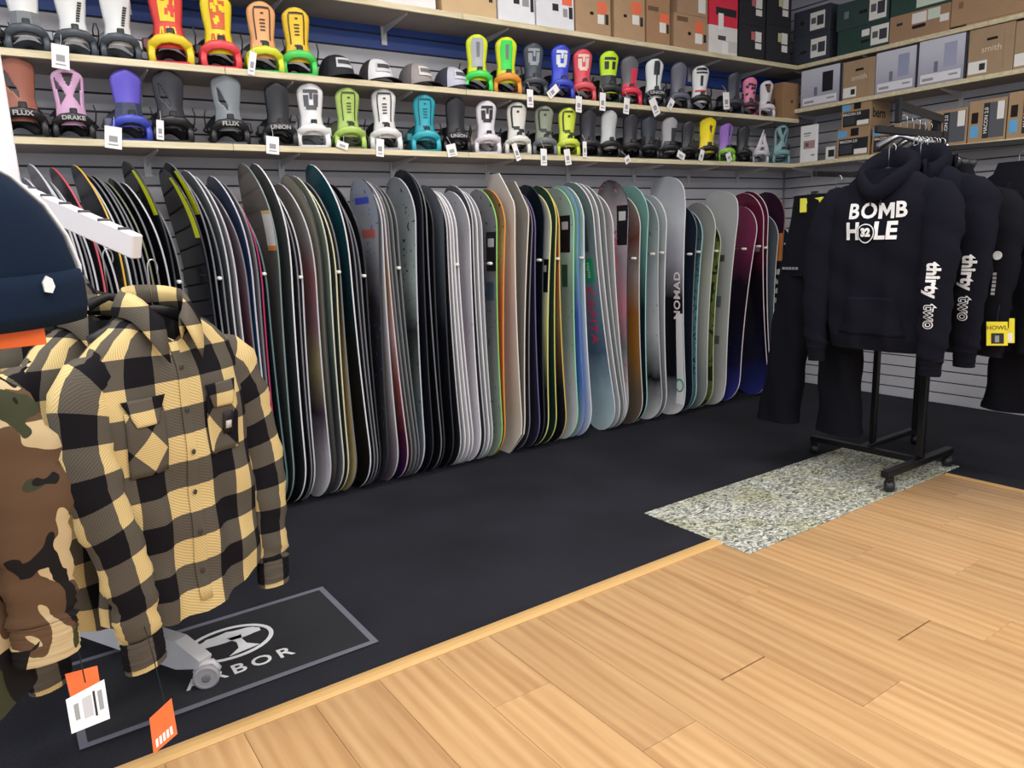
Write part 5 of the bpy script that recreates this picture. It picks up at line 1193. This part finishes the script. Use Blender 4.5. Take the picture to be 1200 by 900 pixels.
for t, dz, w_, lab in ((0.0, 0, .33, 'in the foremost plaid shirt'), (.17, .03, .33, 'in the second plaid shirt'), (.33, .05, .33, 'in the plaid shirt closest to the post')):
    M = left_m(t, dz); hz = .700
    hanger('coat_hanger', 'black plastic hanger with metal hook ' + lab, M @ Matrix.Translation((0, .0, hz)), w_, .06, .125 + .035, BLACK, 'black hangers on the white rack')
# swing tags below the shirts
def swing_tag(name, label, quads, string, cat='tag'):
    root = empty(name, Vector(quads[0][0][0])); o_ = Vector(quads[0][0][0]); tag(root, label, cat)
    for (pts, mtl, nm, marks) in quads:
        a, b_, c_, d_ = [Vector(p) - o_ for p in pts]; n_ = (b_ - a).cross(d_ - a).normalized()
        card = MB().add([a, b_, c_, d_, a + n_ * .001, b_ + n_ * .001, c_ + n_ * .001, d_ + n_ * .001], [(0, 1, 2, 3), (7, 6, 5, 4), (0, 4, 5, 1), (1, 5, 6, 2), (2, 6, 7, 3), (3, 7, 4, 0)]).build(nm, mtl, root)
        for (u0, u1, v0, v1, mm, tx) in marks:
            P_ = lambda u, v: (a.lerp(b_, u)).lerp(d_.lerp(c_, u), v)
            if tx:
                me = textmesh(tx, (d_ - a).length * (v1 - v0), .0002, offset=.0005); ex = (b_ - a).normalized(); ey = n_.cross(ex)
                ctr = P_((u0 + u1) / 2, (v0 + v1) / 2); link('lettering', me, mm, card, frame(ctr + n_ * .0016, ex, ey, n_))
            else:
                MB().add([P_(u0, v0) + n_ * .0016, P_(u1, v0) + n_ * .0016, P_(u1, v1) + n_ * .0016, P_(u0, v1) + n_ * .0016], [(0, 1, 2, 3)]).build('print', mm, card)
    MB().tube([Vector(p) - o_ for p in string], .0012, 5).build('string', BLACK, root)
def lp(u, v, d):
    r = ray(u, v); return CP + r * (d / r.length)
OR = mat((238, 106, 38), .55)
D1 = 1.64
swing_tag('swing_tag', 'orange swing tag with a white barcode price card below the camouflage shirt', [
    ([lp(84, 822, D1 + .02), lp(118, 806, D1 + .02), lp(114, 780, D1 + .02), lp(76, 790, D1 + .02)], OR, 'orange_card', []),
    ([lp(84, 860, D1), lp(129, 842, D1), lp(122, 796, D1), lp(77, 820, D1)], PAPER, 'price_card', [(.16, .28, .3, .75, GST, None), (.38, .62, .25, .8, mat((190, 190, 194), .6), None), (.66, .72, .2, .85, INK, None), (.78, .9, .3, .8, GST, None)])],
    [lp(100, 800, D1), lp(97, 786, D1), lp(94, 772, D1), lp(90, 758, D1 + .015)])
swing_tag('swing_tag', 'bare orange swing tag with white lettering hanging low below the foremost plaid shirt', [
    ([lp(180, 884, 2.0), lp(208, 860, 2.0), lp(201, 818, 2.0), lp(175, 842, 2.0)], OR, 'orange_card', [(.14 + .15 * q, .24 + .15 * q, .1, .32, mat((250, 240, 230), .6), None) for q in range(5)])],
    [lp(194, 825, 2.0), lp(186, 795, 2.0), lp(178, 764, 2.0), lp(172, 744, 2.03), lp(169, 734, 2.06)])
# ------------------------------------------------------------------ camouflage shirt and beanie at the edge
sc_ = Vector((.97, .24, 0)).normalized()
cm_ = frame((-.262, 1.47, .43), sc_, (-sc_.y, sc_.x, 0), (0, 0, 1))
shirt('camouflage_shirt', 'woodland camouflage shirt with long sleeves hanging in front of the plaid ones', cm_, CAMOM, 21, detail=False,
      rsl=[(.150, 0, .590), (.232, -.02, .53), (.256, -.04, .42), (.258, -.045, .32), (.254, -.045, .22), (.252, -.045, .17)])
hanger('coat_hanger', 'black plastic hanger carrying the camouflage shirt', cm_ @ Matrix.Translation((0, 0, .735)), .38, .09, .13, BLACK, None)
r2_ = empty('garment_stand', (-.62, 1.50, 0)); tag(r2_, 'grey garment stand carrying the camouflage shirt and the navy beanie', 'rack')
MB().cbox(-.02, .02, -.02, .02, .02, 1.40, .003).build('post', RG, r2_); MB().cbox(-.25, .25, -.25, .25, 0, .02, .004).build('base', RG, r2_)
MB().tube([(0, -.03, 1.245), (.52, -.03, 1.25)], .009, 10).build('arm', RG, r2_); MB().tube([(0, 0, 1.33), (.3, -.17, 1.36), (.60, -.31, 1.355)], .009, 10).build('hook_arm', RG, r2_)
bz = empty('beanie', m=frame((-.040, 1.165, 1.143), (.985, .17, 0), (-.17, .985, 0), (0, 0, 1))); tag(bz, 'navy knitted beanie with folded cuff and small white emblem', 'hat')
KN, nt, b = newmat('navy_knit', .95); b.inputs['Base Color'].default_value = L3((20, 34, 54)); b.inputs['Specular IOR Level'].default_value = .15
tc = nt.nodes.new('ShaderNodeTexCoord'); mpp = nt.nodes.new('ShaderNodeMapping'); mpp.inputs['Scale'].default_value = (260, 260, 30); nt.links.new(tc.outputs['Object'], mpp.inputs[0])
ns = nt.nodes.new('ShaderNodeTexNoise'); ns.inputs['Scale'].default_value = 1; nt.links.new(mpp.outputs[0], ns.inputs['Vector']); bp = nt.nodes.new('ShaderNodeBump'); bp.inputs['Strength'].default_value = .5; bp.inputs['Distance'].default_value = .002; nt.links.new(ns.outputs['Fac'], bp.inputs['Height']); nt.links.new(bp.outputs['Normal'], b.inputs['Normal'])
def bsec(hw, dp, z, n=32): return [Vector((hw * sgnpow(math.cos(2 * PI * j / n), .8), dp * math.sin(2 * PI * j / n), z + .004 * math.cos(4 * PI * j / n))) for j in range(n)]
HB = [(.140, .050, .045), (.142, .056, .07), (.132, .06, .11), (.112, .058, .15), (.08, .048, .185), (.045, .03, .207), (.012, .01, .216), (.001, .001, .217)]
MB().grid([bsec(*q) for q in HB], closed=True).build('crown', KN, bz, True)
CU = [(.138, .050, .004), (.146, .057, .0), (.150, .062, .02), (.150, .063, .05), (.147, .061, .066), (.140, .055, .068)]
MB().grid([bsec(*q) for q in CU], closed=True).build('cuff', KN, bz, True)
MB().prism([(.088, .044), (.096, .042), (.100, .050), (.098, .060), (.092, .064), (.087, .056)], -.060, -.054, 1).build('emblem', mat((226, 228, 232), .6), bz)
ol = [Vector((q[0] * 1.03 + .003, .012, q[2] * 1.02 + .003)) for q in HB[:7]]
MB().tube([Vector((.150, .012, .012))] + ol + [Vector((-q.x, q.y, q.z)) for q in reversed(ol)] + [Vector((-.150, .012, .012))], .0035, 8, flat=2.0, up=(0, 1, 0)).build('plastic_hanger', mat((236, 236, 238), .3), bz, True)
MB().cbox(-.10, .085, -.040, -.036, -.024, .004, .001).build('orange_card', OR, bz)
# ------------------------------------------------------------------ black rack on the right with hoodies, jacket and pants
RB = mat((20, 21, 25), .4, .4)
kr = empty('clothing_rack', (3.6, 1.78, 0)); tag(kr, 'black steel clothing rack on casters standing on the speckled sheet', 'rack')
def loc(x, y, z): return Vector((x - 3.6, y - 1.78, z))
def bar(x0, y0, z0, x1, y1, z1, w_=.016, h_=.016, name='bar', mm=RB, parent=kr):
    a = loc(x0, y0, z0); b_ = loc(x1, y1, z1); d = (b_ - a).normalized(); L_ = (b_ - a).length
    sd = d.cross(Vector((0, 0, 1)));
    if sd.length < .01: sd = Vector((0, 1, 0))
    sd.normalize(); up_ = sd.cross(d)
    return MB().cbox(0, L_, -w_, w_, -h_, h_, .003, frame(a, d, -sd, up_)).build(name, mm, parent)
bar(3.585, 2.34, .085, 3.60, 1.74, .085, .018, .014, 'base_bar')
bar(3.27, 1.755, .085, 3.88, 1.755, .085, .020, .016, 'foot')
bar(3.58, 2.06, .085, 4.16, 2.06, .085, .018, .014, 'foot')
bar(3.605, 1.765, .10, 3.605, 1.765, 1.62, .016, .016, 'upright')
bar(3.70, 2.06, .10, 3.70, 2.06, 1.48, .014, .014, 'upright')
bar(4.10, 2.04, .10, 4.10, 2.04, 1.76, .018, .018, 'upright')
r1_ = bar(3.03, 1.745, 1.602, 3.62, 1.765, 1.602, .010, .015, 'hanging_rail')
bar(3.40, 1.86, 1.735, 4.12, 2.02, 1.735, .010, .018, 'hanging_rail')
bar(3.40, 1.86, 1.66, 3.40, 1.86, 1.765, .012, .012, 'rail_stop')
bar(3.605, 1.765, 1.60, 4.10, 2.04, 1.60, .008, .010, 'brace')
bar(3.08, 2.05, 1.455, 3.71, 2.06, 1.455, .010, .012, 'hanging_rail')
bar(3.62, 1.765, 1.545, 3.82, 1.14, 1.545, .010, .012, 'hanging_rail'); bar(3.605, 1.765, 1.5, 3.63, 1.765, 1.56, .014, .014, 'rail_joint')
for (x, y) in ((3.29, 1.74), (3.86, 1.755), (3.585, 2.32), (4.14, 2.06)):
    cst = MB().cbox(-.022, .022, -.012, .012, .045, .072, .003).build('caster', RB, kr, m=Matrix.Translation(loc(x, y, 0)))
    wm = Matrix.Rotation(.6, 4, 'Z') @ Matrix.Translation((0, 0, .0305)) @ Matrix.Rotation(PI / 2, 4, 'X')
    MB().lathe([(.003, -.022), (.020, -.022), (.029, -.014), (.030, 0), (.029, .014), (.020, .022), (.003, .022)], 20, wm).build('wheel', mat((26, 27, 30), .4), cst, True)
def rt(x, y, z, da=0.0):
    s2 = Matrix.Rotation(da, 3, 'Z') @ Vector((0, -1, 0)); return frame((x, y, z), s2, Vector((-s2.y, s2.x, 0)), (0, 0, 1))
def sleeve_text(parent, body_me, txt, size, x, z, mtl, outline=False, lift=.003, name='lettering', sx=1.0, up=False):
    me = textmesh(txt, size, .0002, offset=(.0032 if not outline else -.0004), space=1.02, sx=sx); refine(me)
    bv = BVHTree.FromPolygons([v.co.copy() for v in body_me.vertices], [tuple(p.vertices) for p in body_me.polygons])
    for v in me.vertices:
        a, b_ = v.co.x, v.co.y
        v.co = Vector((x + b_, v.co.z, z - a)) if not up else Vector((x - b_, v.co.z, z + a))
    drape(me, bv, lift)
    return link(name, me, mtl, parent)
PRINT = mat((232, 234, 238), .7)
def hoodie(m, label, seed, front=True, group='black hoodies on the right rack', sl_text=True):
    root = empty('hoodie', m=m); tag(root, label, 'hoodie', group)
    prof = [(0, .205, .075), (.05, .215, .085), (.12, .240, .080), (.3, .245, .082), (.5, .240, .086), (.60, .232, .078), (.66, .205, .064), (.70, .150, .058), (.74, .095, .060)]
    body = garment_body(prof, 40, 72, .018, seed, 1.0).build('hoodie_body', FLEECE, root, True); bv = bvh_of(body)
    for sd in (-1, 1):
        pth = [(sd * .15, 0, .64), (sd * .236, -.01, .58), (sd * .266, -.03, .42), (sd * .276, -.045, .24), (sd * .268, -.05, .06), (sd * .262, -.05, -.02)]
        if sd > 0: pth = [(.15, 0, .64), (.240, -.03, .58), (.258, -.06, .42), (.262, -.075, .24), (.262, -.08, .06), (.262, -.08, -.02)]
        mbs, pts, rad = sleeve(pth, [.055, .082, .074, .064, .056, .048], .60, seed=seed + sd)
        sl = mbs.build('sleeve', FLEECE, root, True)
        e = pts[-1]; d = (pts[-1] - pts[-4]).normalized()
        sleeve([e - d * .002, e + d * .02, e + d * .04, e + d * .06], [.047, .042, .042, .041], .66, seed=seed, wr=.001)[0].build('cuff', FLEECE2, sl, True)
        if sd > 0 and sl_text:
            sleeve_text(sl, sl.data, 'thirty', .072, .262, .30, PRINT, sx=.82)
            sleeve_text(sl, sl.data, 'two', .072, .262, .158, PRINT, sx=.82)
            sleeve_text(sl, sl.data, 'two', .072, .262, .158, FLEECE2, outline=True, lift=.0042, sx=.82, name='letter_fill')
    # ribbed hem
    garment_body([(-.005, .206, .077), (.02, .209, .080), (.045, .213, .084)], 4, 60, .006, seed, 1.0).build('rib_hem', FLEECE2, root, True)
    # hood lying round the neck
    ring = []
    for i in range(28):
        a = 2 * PI * i / 28; ring.append((.098 * math.cos(a), .080 * math.sin(a) - .012, .728 + .040 * math.sin(a) - .045 * max(0, -math.sin(a)) ** 4))
    MB().tube(ring, [.022 + .018 * max(0, math.sin(2 * PI * i / 28)) for i in range(28)], 10, closed=True, flat=1.5, up=(0, 0, 1)).build('hood', FLEECE, root, True)
    hb_ = [[Vector((.125 * math.cos(PI * j / 12), .05 + .075 * math.sin(PI * j / 12) * (1 - .2 * i / 5), .77 - .20 * i / 5)) for j in range(13)] for i in range(6)]
    link('hood_back', thicken(MB().grid(hb_).mesh('hood_back', True), .01), FLEECE, root)
    if front:
        for s in (-1, 1):
            pts = []
            for q in range(9):
                z = .675 - q * .010; h, _, _, _ = bv.ray_cast(Vector((s * .022, -1, z)), Vector((0, 1, 0))); pts.append((s * (.026 - .0006 * q), (h.y if h else -.08) - .007, z))
            MB().tube(pts, .0032, 6).build('drawstring', mat((30, 32, 44), .7), root, True)
        pk = cloth_patch('kangaroo_pocket', [(-.15, .06), (.15, .06), (.10, .22), (-.10, .22)], bv, .003, FLEECE, root, n=12)
        def put(me, cx, z):
            for v in me.vertices: v.co = Vector((v.co.x + cx, v.co.z, v.co.y + z))
            drape(me, bv, .0035); link('chest_lettering', me, PRINT, root)
        hM = .062; mpts = [(0, 0), (0, hM), (.019, hM), (.033, .52 * hM), (.047, hM), (.066, hM), (.066, 0), (.051, 0), (.051, .60 * hM), (.033, .16 * hM), (.015, .60 * hM), (.015, 0)]
        xq = -.112
        for ch in 'BOMB':
            if ch == 'M': me = MB().prism([(p[0] - .033, p[1] - hM / 2) for p in mpts], 0, .0004, 2).mesh('chest_lettering')
            else: me = textmesh(ch, .086, .0002, offset=.0024)
            x0 = min(v.co.x for v in me.vertices); x1 = max(v.co.x for v in me.vertices)
            refine(me); put(me, xq - x0, .572); xq += (x1 - x0) + .007
        for (tx, xo) in (('H', -.092), ('LE', .050)):
            me = textmesh(tx, .096, .0002, offset=.0036, space=1.06); refine(me); put(me, xo, .490)
        def disc(r0, r1, mm, lift, name, cx=-.030, cz=.486, n=28):
            vs, fs = [], []
            for i in range(n):
                a = 2 * PI * i / n; k = 1 + .16 * max(0, -math.sin(a)) ** 3
                vs += [(cx + r0 * math.cos(a), 0, cz + r0 * math.sin(a) * k), (cx + r1 * math.cos(a), 0, cz + r1 * math.sin(a) * k)]
            for i in range(n):
                j = (i + 1) % n; fs.append((2 * i, 2 * i + 1, 2 * j + 1, 2 * j))
            me = MB().add(vs, fs).mesh(name); drape(me, bv, lift); link(name, me, mm, root)
        disc(.0, .040, FLEECE2, .0042, 'emblem_disc'); disc(.033, .037, PRINT, .005, 'emblem_ring')
        me = textmesh('32', .044, .0002, offset=.003, sx=.9); refine(me)
        for v in me.vertices: v.co = Vector((v.co.x - .030, v.co.z, v.co.y + .486))
        drape(me, bv, .0055); link('emblem_lettering', me, PRINT, root)
    return root
hoodie(rt(3.10, 1.725, .705), 'black hoodie with large white chest lettering, foremost on the right rack', 31)
hoodie(rt(3.26, 1.68, .725, .04), 'black hoodie with white sleeve lettering, directly behind the foremost one', 37, front=False)
for (x, y, z, lab) in ((3.10, 1.725, .705, 'in the foremost hoodie'), (3.26, 1.68, .725, 'in the hoodie behind')):
    hanger('coat_hanger', 'grey plastic hanger with steel hook ' + lab, rt(x, y, z + .738), .30, .070, .15, mat((70, 72, 80), .45), 'hangers on the right rack')
for i in range(7):
    x = 3.34 + i * .035
    hanger('coat_hanger', 'spare hanger with steel hook crowded on the black rail', rt(x, 1.752, 1.51, .15 * (-1) ** i), .30, .05, .105, mat((28, 29, 33), .45), 'spare hangers on the black rail')
for i in range(5):
    x = 3.50 + i * .10
    hanger('coat_hanger', 'empty wire hanger on the rear rail', rt(x, 1.86 + (x - 3.4) * .222 + .02, 1.615, .2 * (-1) ** i), .20, .04, .125, STEEL, 'hangers on the rear rail')
# jacket with small round logo on the sleeve
def jacket(m, label, seed, logo=True):
    root = empty('jacket', m=m); tag(root, label, 'jacket', None)
    prof = [(0, .25, .075), (.3, .245, .08), (.5, .24, .085), (.62, .232, .076), (.68, .20, .064), (.72, .145, .058), (.76, .085, .058), (.80, .075, .056)]
    body = garment_body(prof, 36, 64, .022, seed, 1.0).build('jacket_body', NYLON, root, True); bv = bvh_of(body)
    for sd in (-1, 1):
        mbs, pts, rad = sleeve([(sd * .15, -.01, .65), (sd * .230, -.04, .59), (sd * .245, -.07, .42), (sd * .240, -.085, .24), (sd * .236, -.085, .08), (sd * .234, -.085, .0)], [.055, .08, .072, .064, .056, .052], .6, seed=seed + sd)
        sl = mbs.build('sleeve', NYLON, root, True)
        if sd > 0 and logo:
            ring = []
            for q in range(16):
                a = 2 * PI * q / 16; ring.append((.243 + .018 * math.cos(a), .42 + .018 * math.sin(a)))
            me = MB().prism(ring, -.0004, .0004, 1).mesh('round_logo'); drape(me, bvh_of(sl), .003); link('round_logo', me, PRINT, sl)
            for q in range(6):
                me = MB().box(.236, .250, -.0004, .0004, .26 + q * .016, .271 + q * .016).mesh('sleeve_print'); drape(me, bvh_of(sl), .003); link('sleeve_print', me, mat((170, 172, 178), .7), sl)
    pk = cloth_patch('zip_flap', [(-.012, .02), (.012, .02), (.010, .72), (-.010, .72)], bv, .003, FLEECE2, root, n=20)
    return root
jacket(rt(3.50, 1.66, .66, .05), 'black shell jacket with a small round white logo on its sleeve, beside the hoodies', 51)
hanger('coat_hanger', 'black hanger with steel hook inside the shell jacket', rt(3.50, 1.66, .66 + .745), .30, .07, .13, BLACK, None)
jacket(rt(3.64, 1.46, .66, -.05), 'plain black shell jacket without print behind the logo jacket', 57, logo=False)
hanger('coat_hanger', 'black hanger with steel hook inside the plain shell jacket', rt(3.64, 1.46, .66 + .745), .30, .07, .14, BLACK, None)
# pants
def pants(m, label, seed, L_=1.09, skew=.0, flare=.10, group='black snow pants on the right rack'):
    root = empty('snow_pants', m=m); tag(root, label, 'pants', group)
    def sec(cx, hw, dp, z, n=28, ph=0.0):
        return [Vector((cx + hw * sgnpow(math.cos(2 * PI * j / n), .8) + .004 * math.sin(z * 30 + ph), dp * sgnpow(math.sin(2 * PI * j / n), .85) + .006 * math.sin(z * 14 + 5 * math.cos(2 * PI * j / n) + ph), z)) for j in range(n)]
    zc = L_ * .70; rows = []
    for i in range(9):
        t = i / 8; z = zc - .04 + (L_ - zc + .04) * t
        rows.append(sec(skew * (1 - t) * .3, .205 - .035 * t, .085 - .02 * t, z, ph=seed))
    MB().grid(rows, closed=True).build('seat', NYLON, root, True)
    for s in (-1, 1):
        rows = []
        for i in range(22):
            t = i / 21; z = (zc + .03) * (1 - t)
            cx = s * (.100 + flare * .6 * t) + skew * (.3 + .7 * t)
            rows.append(sec(cx, .108 - .010 * math.sin(PI * t), .080 - .014 * t, z, ph=seed + s))
        lg_ = MB().grid(rows, closed=True).build('leg', NYLON, root, True)
        MB().grid([sec(s * (.100 + flare * .6) + skew, .110, .068, q, ph=seed + s) for q in (.0, .025)], closed=True).build('hem_band', FLEECE2, lg_, True)
    MB().grid([sec(0, .172, .067, L_ - .05 + .05 * q, ph=seed) for q in (0, .5, 1)], closed=True).build('waistband', FLEECE2, root, True)
    MB().cbox(-.10, .10, -.05, .05, L_ - .03, L_ - .022, .001).build('lining', mat((40, 40, 44), .8), root)
    return root
p1 = pants(rt(3.25, 2.088, .25), 'wide black snow pants hanging beside the maroon snowboards', 3, 1.12, -.06, .12)
for q in range(5): MB().cbox(-.168 + q * .018, -.154 + q * .018, -.094, -.088, .775, .787, .001).build('leg_print', mat((120, 122, 130), .7), p1)
MB().cbox(-.10, .06, -.07, -.066, 1.04, 1.105, .002).build('yellow_card', mat((206, 204, 70), .5), p1)
hanger('clip_hanger', 'steel clip hanger holding the wide black snow pants', rt(3.25, 2.05, 1.375), .30, hook=.10, clips=True)
p2 = pants(rt(3.70, 1.30, .38), 'black snow pants with yellow tags at the end of the side rail', 6, 1.06, .0, .06)
p3 = pants(rt(3.92, 1.36, .34, .05), 'black snow pants behind the yellow-tagged pair', 9, 1.06, .0, .06)
hanger('clip_hanger', 'steel clip hanger holding the yellow-tagged pants', rt(3.74, 1.30, 1.46), .28, hook=.10, clips=True, group=None)
hanger('clip_hanger', 'steel clip hanger holding the rearmost pants', rt(3.84, 1.36, 1.44), .28, hook=.115, clips=True, group=None)
YT = mat((236, 222, 40), .5)
def yellow_tag(u0, u1, v0, v1, d, label, pic=True):
    a, b_, c_, e_ = lp(u0, v1, d), lp(u1, v1, d), lp(u1, v0, d), lp(u0, v0, d)
    marks = [(.22, .82, .08, .52, INK, None), (.4, .6, .14, .42, GST, None)] if pic else [(.1, .8, .05, .4, PAPER, None)]
    if pic: marks.append((.1, .9, .62, .86, mat((120, 100, 20), .6), 'HOWL'))
    swing_tag('hang_tag', label, [([a, b_, c_, e_], YT, 'yellow_card', marks)], [lp((u0 + u1) / 2, v0 + 2, d), lp((u0 + u1) / 2 + 1, v0 - 10, d), lp((u0 + u1) / 2 + 3, v0 - 20, d + .02)])
yellow_tag(1156, 1181, 377, 405, 3.66, 'yellow hang tag with dark lettering and black picture on the black pants')
yellow_tag(1176, 1189, 373, 402, 3.72, 'plain yellow hang tag seen obliquely beside the lettered one', False)
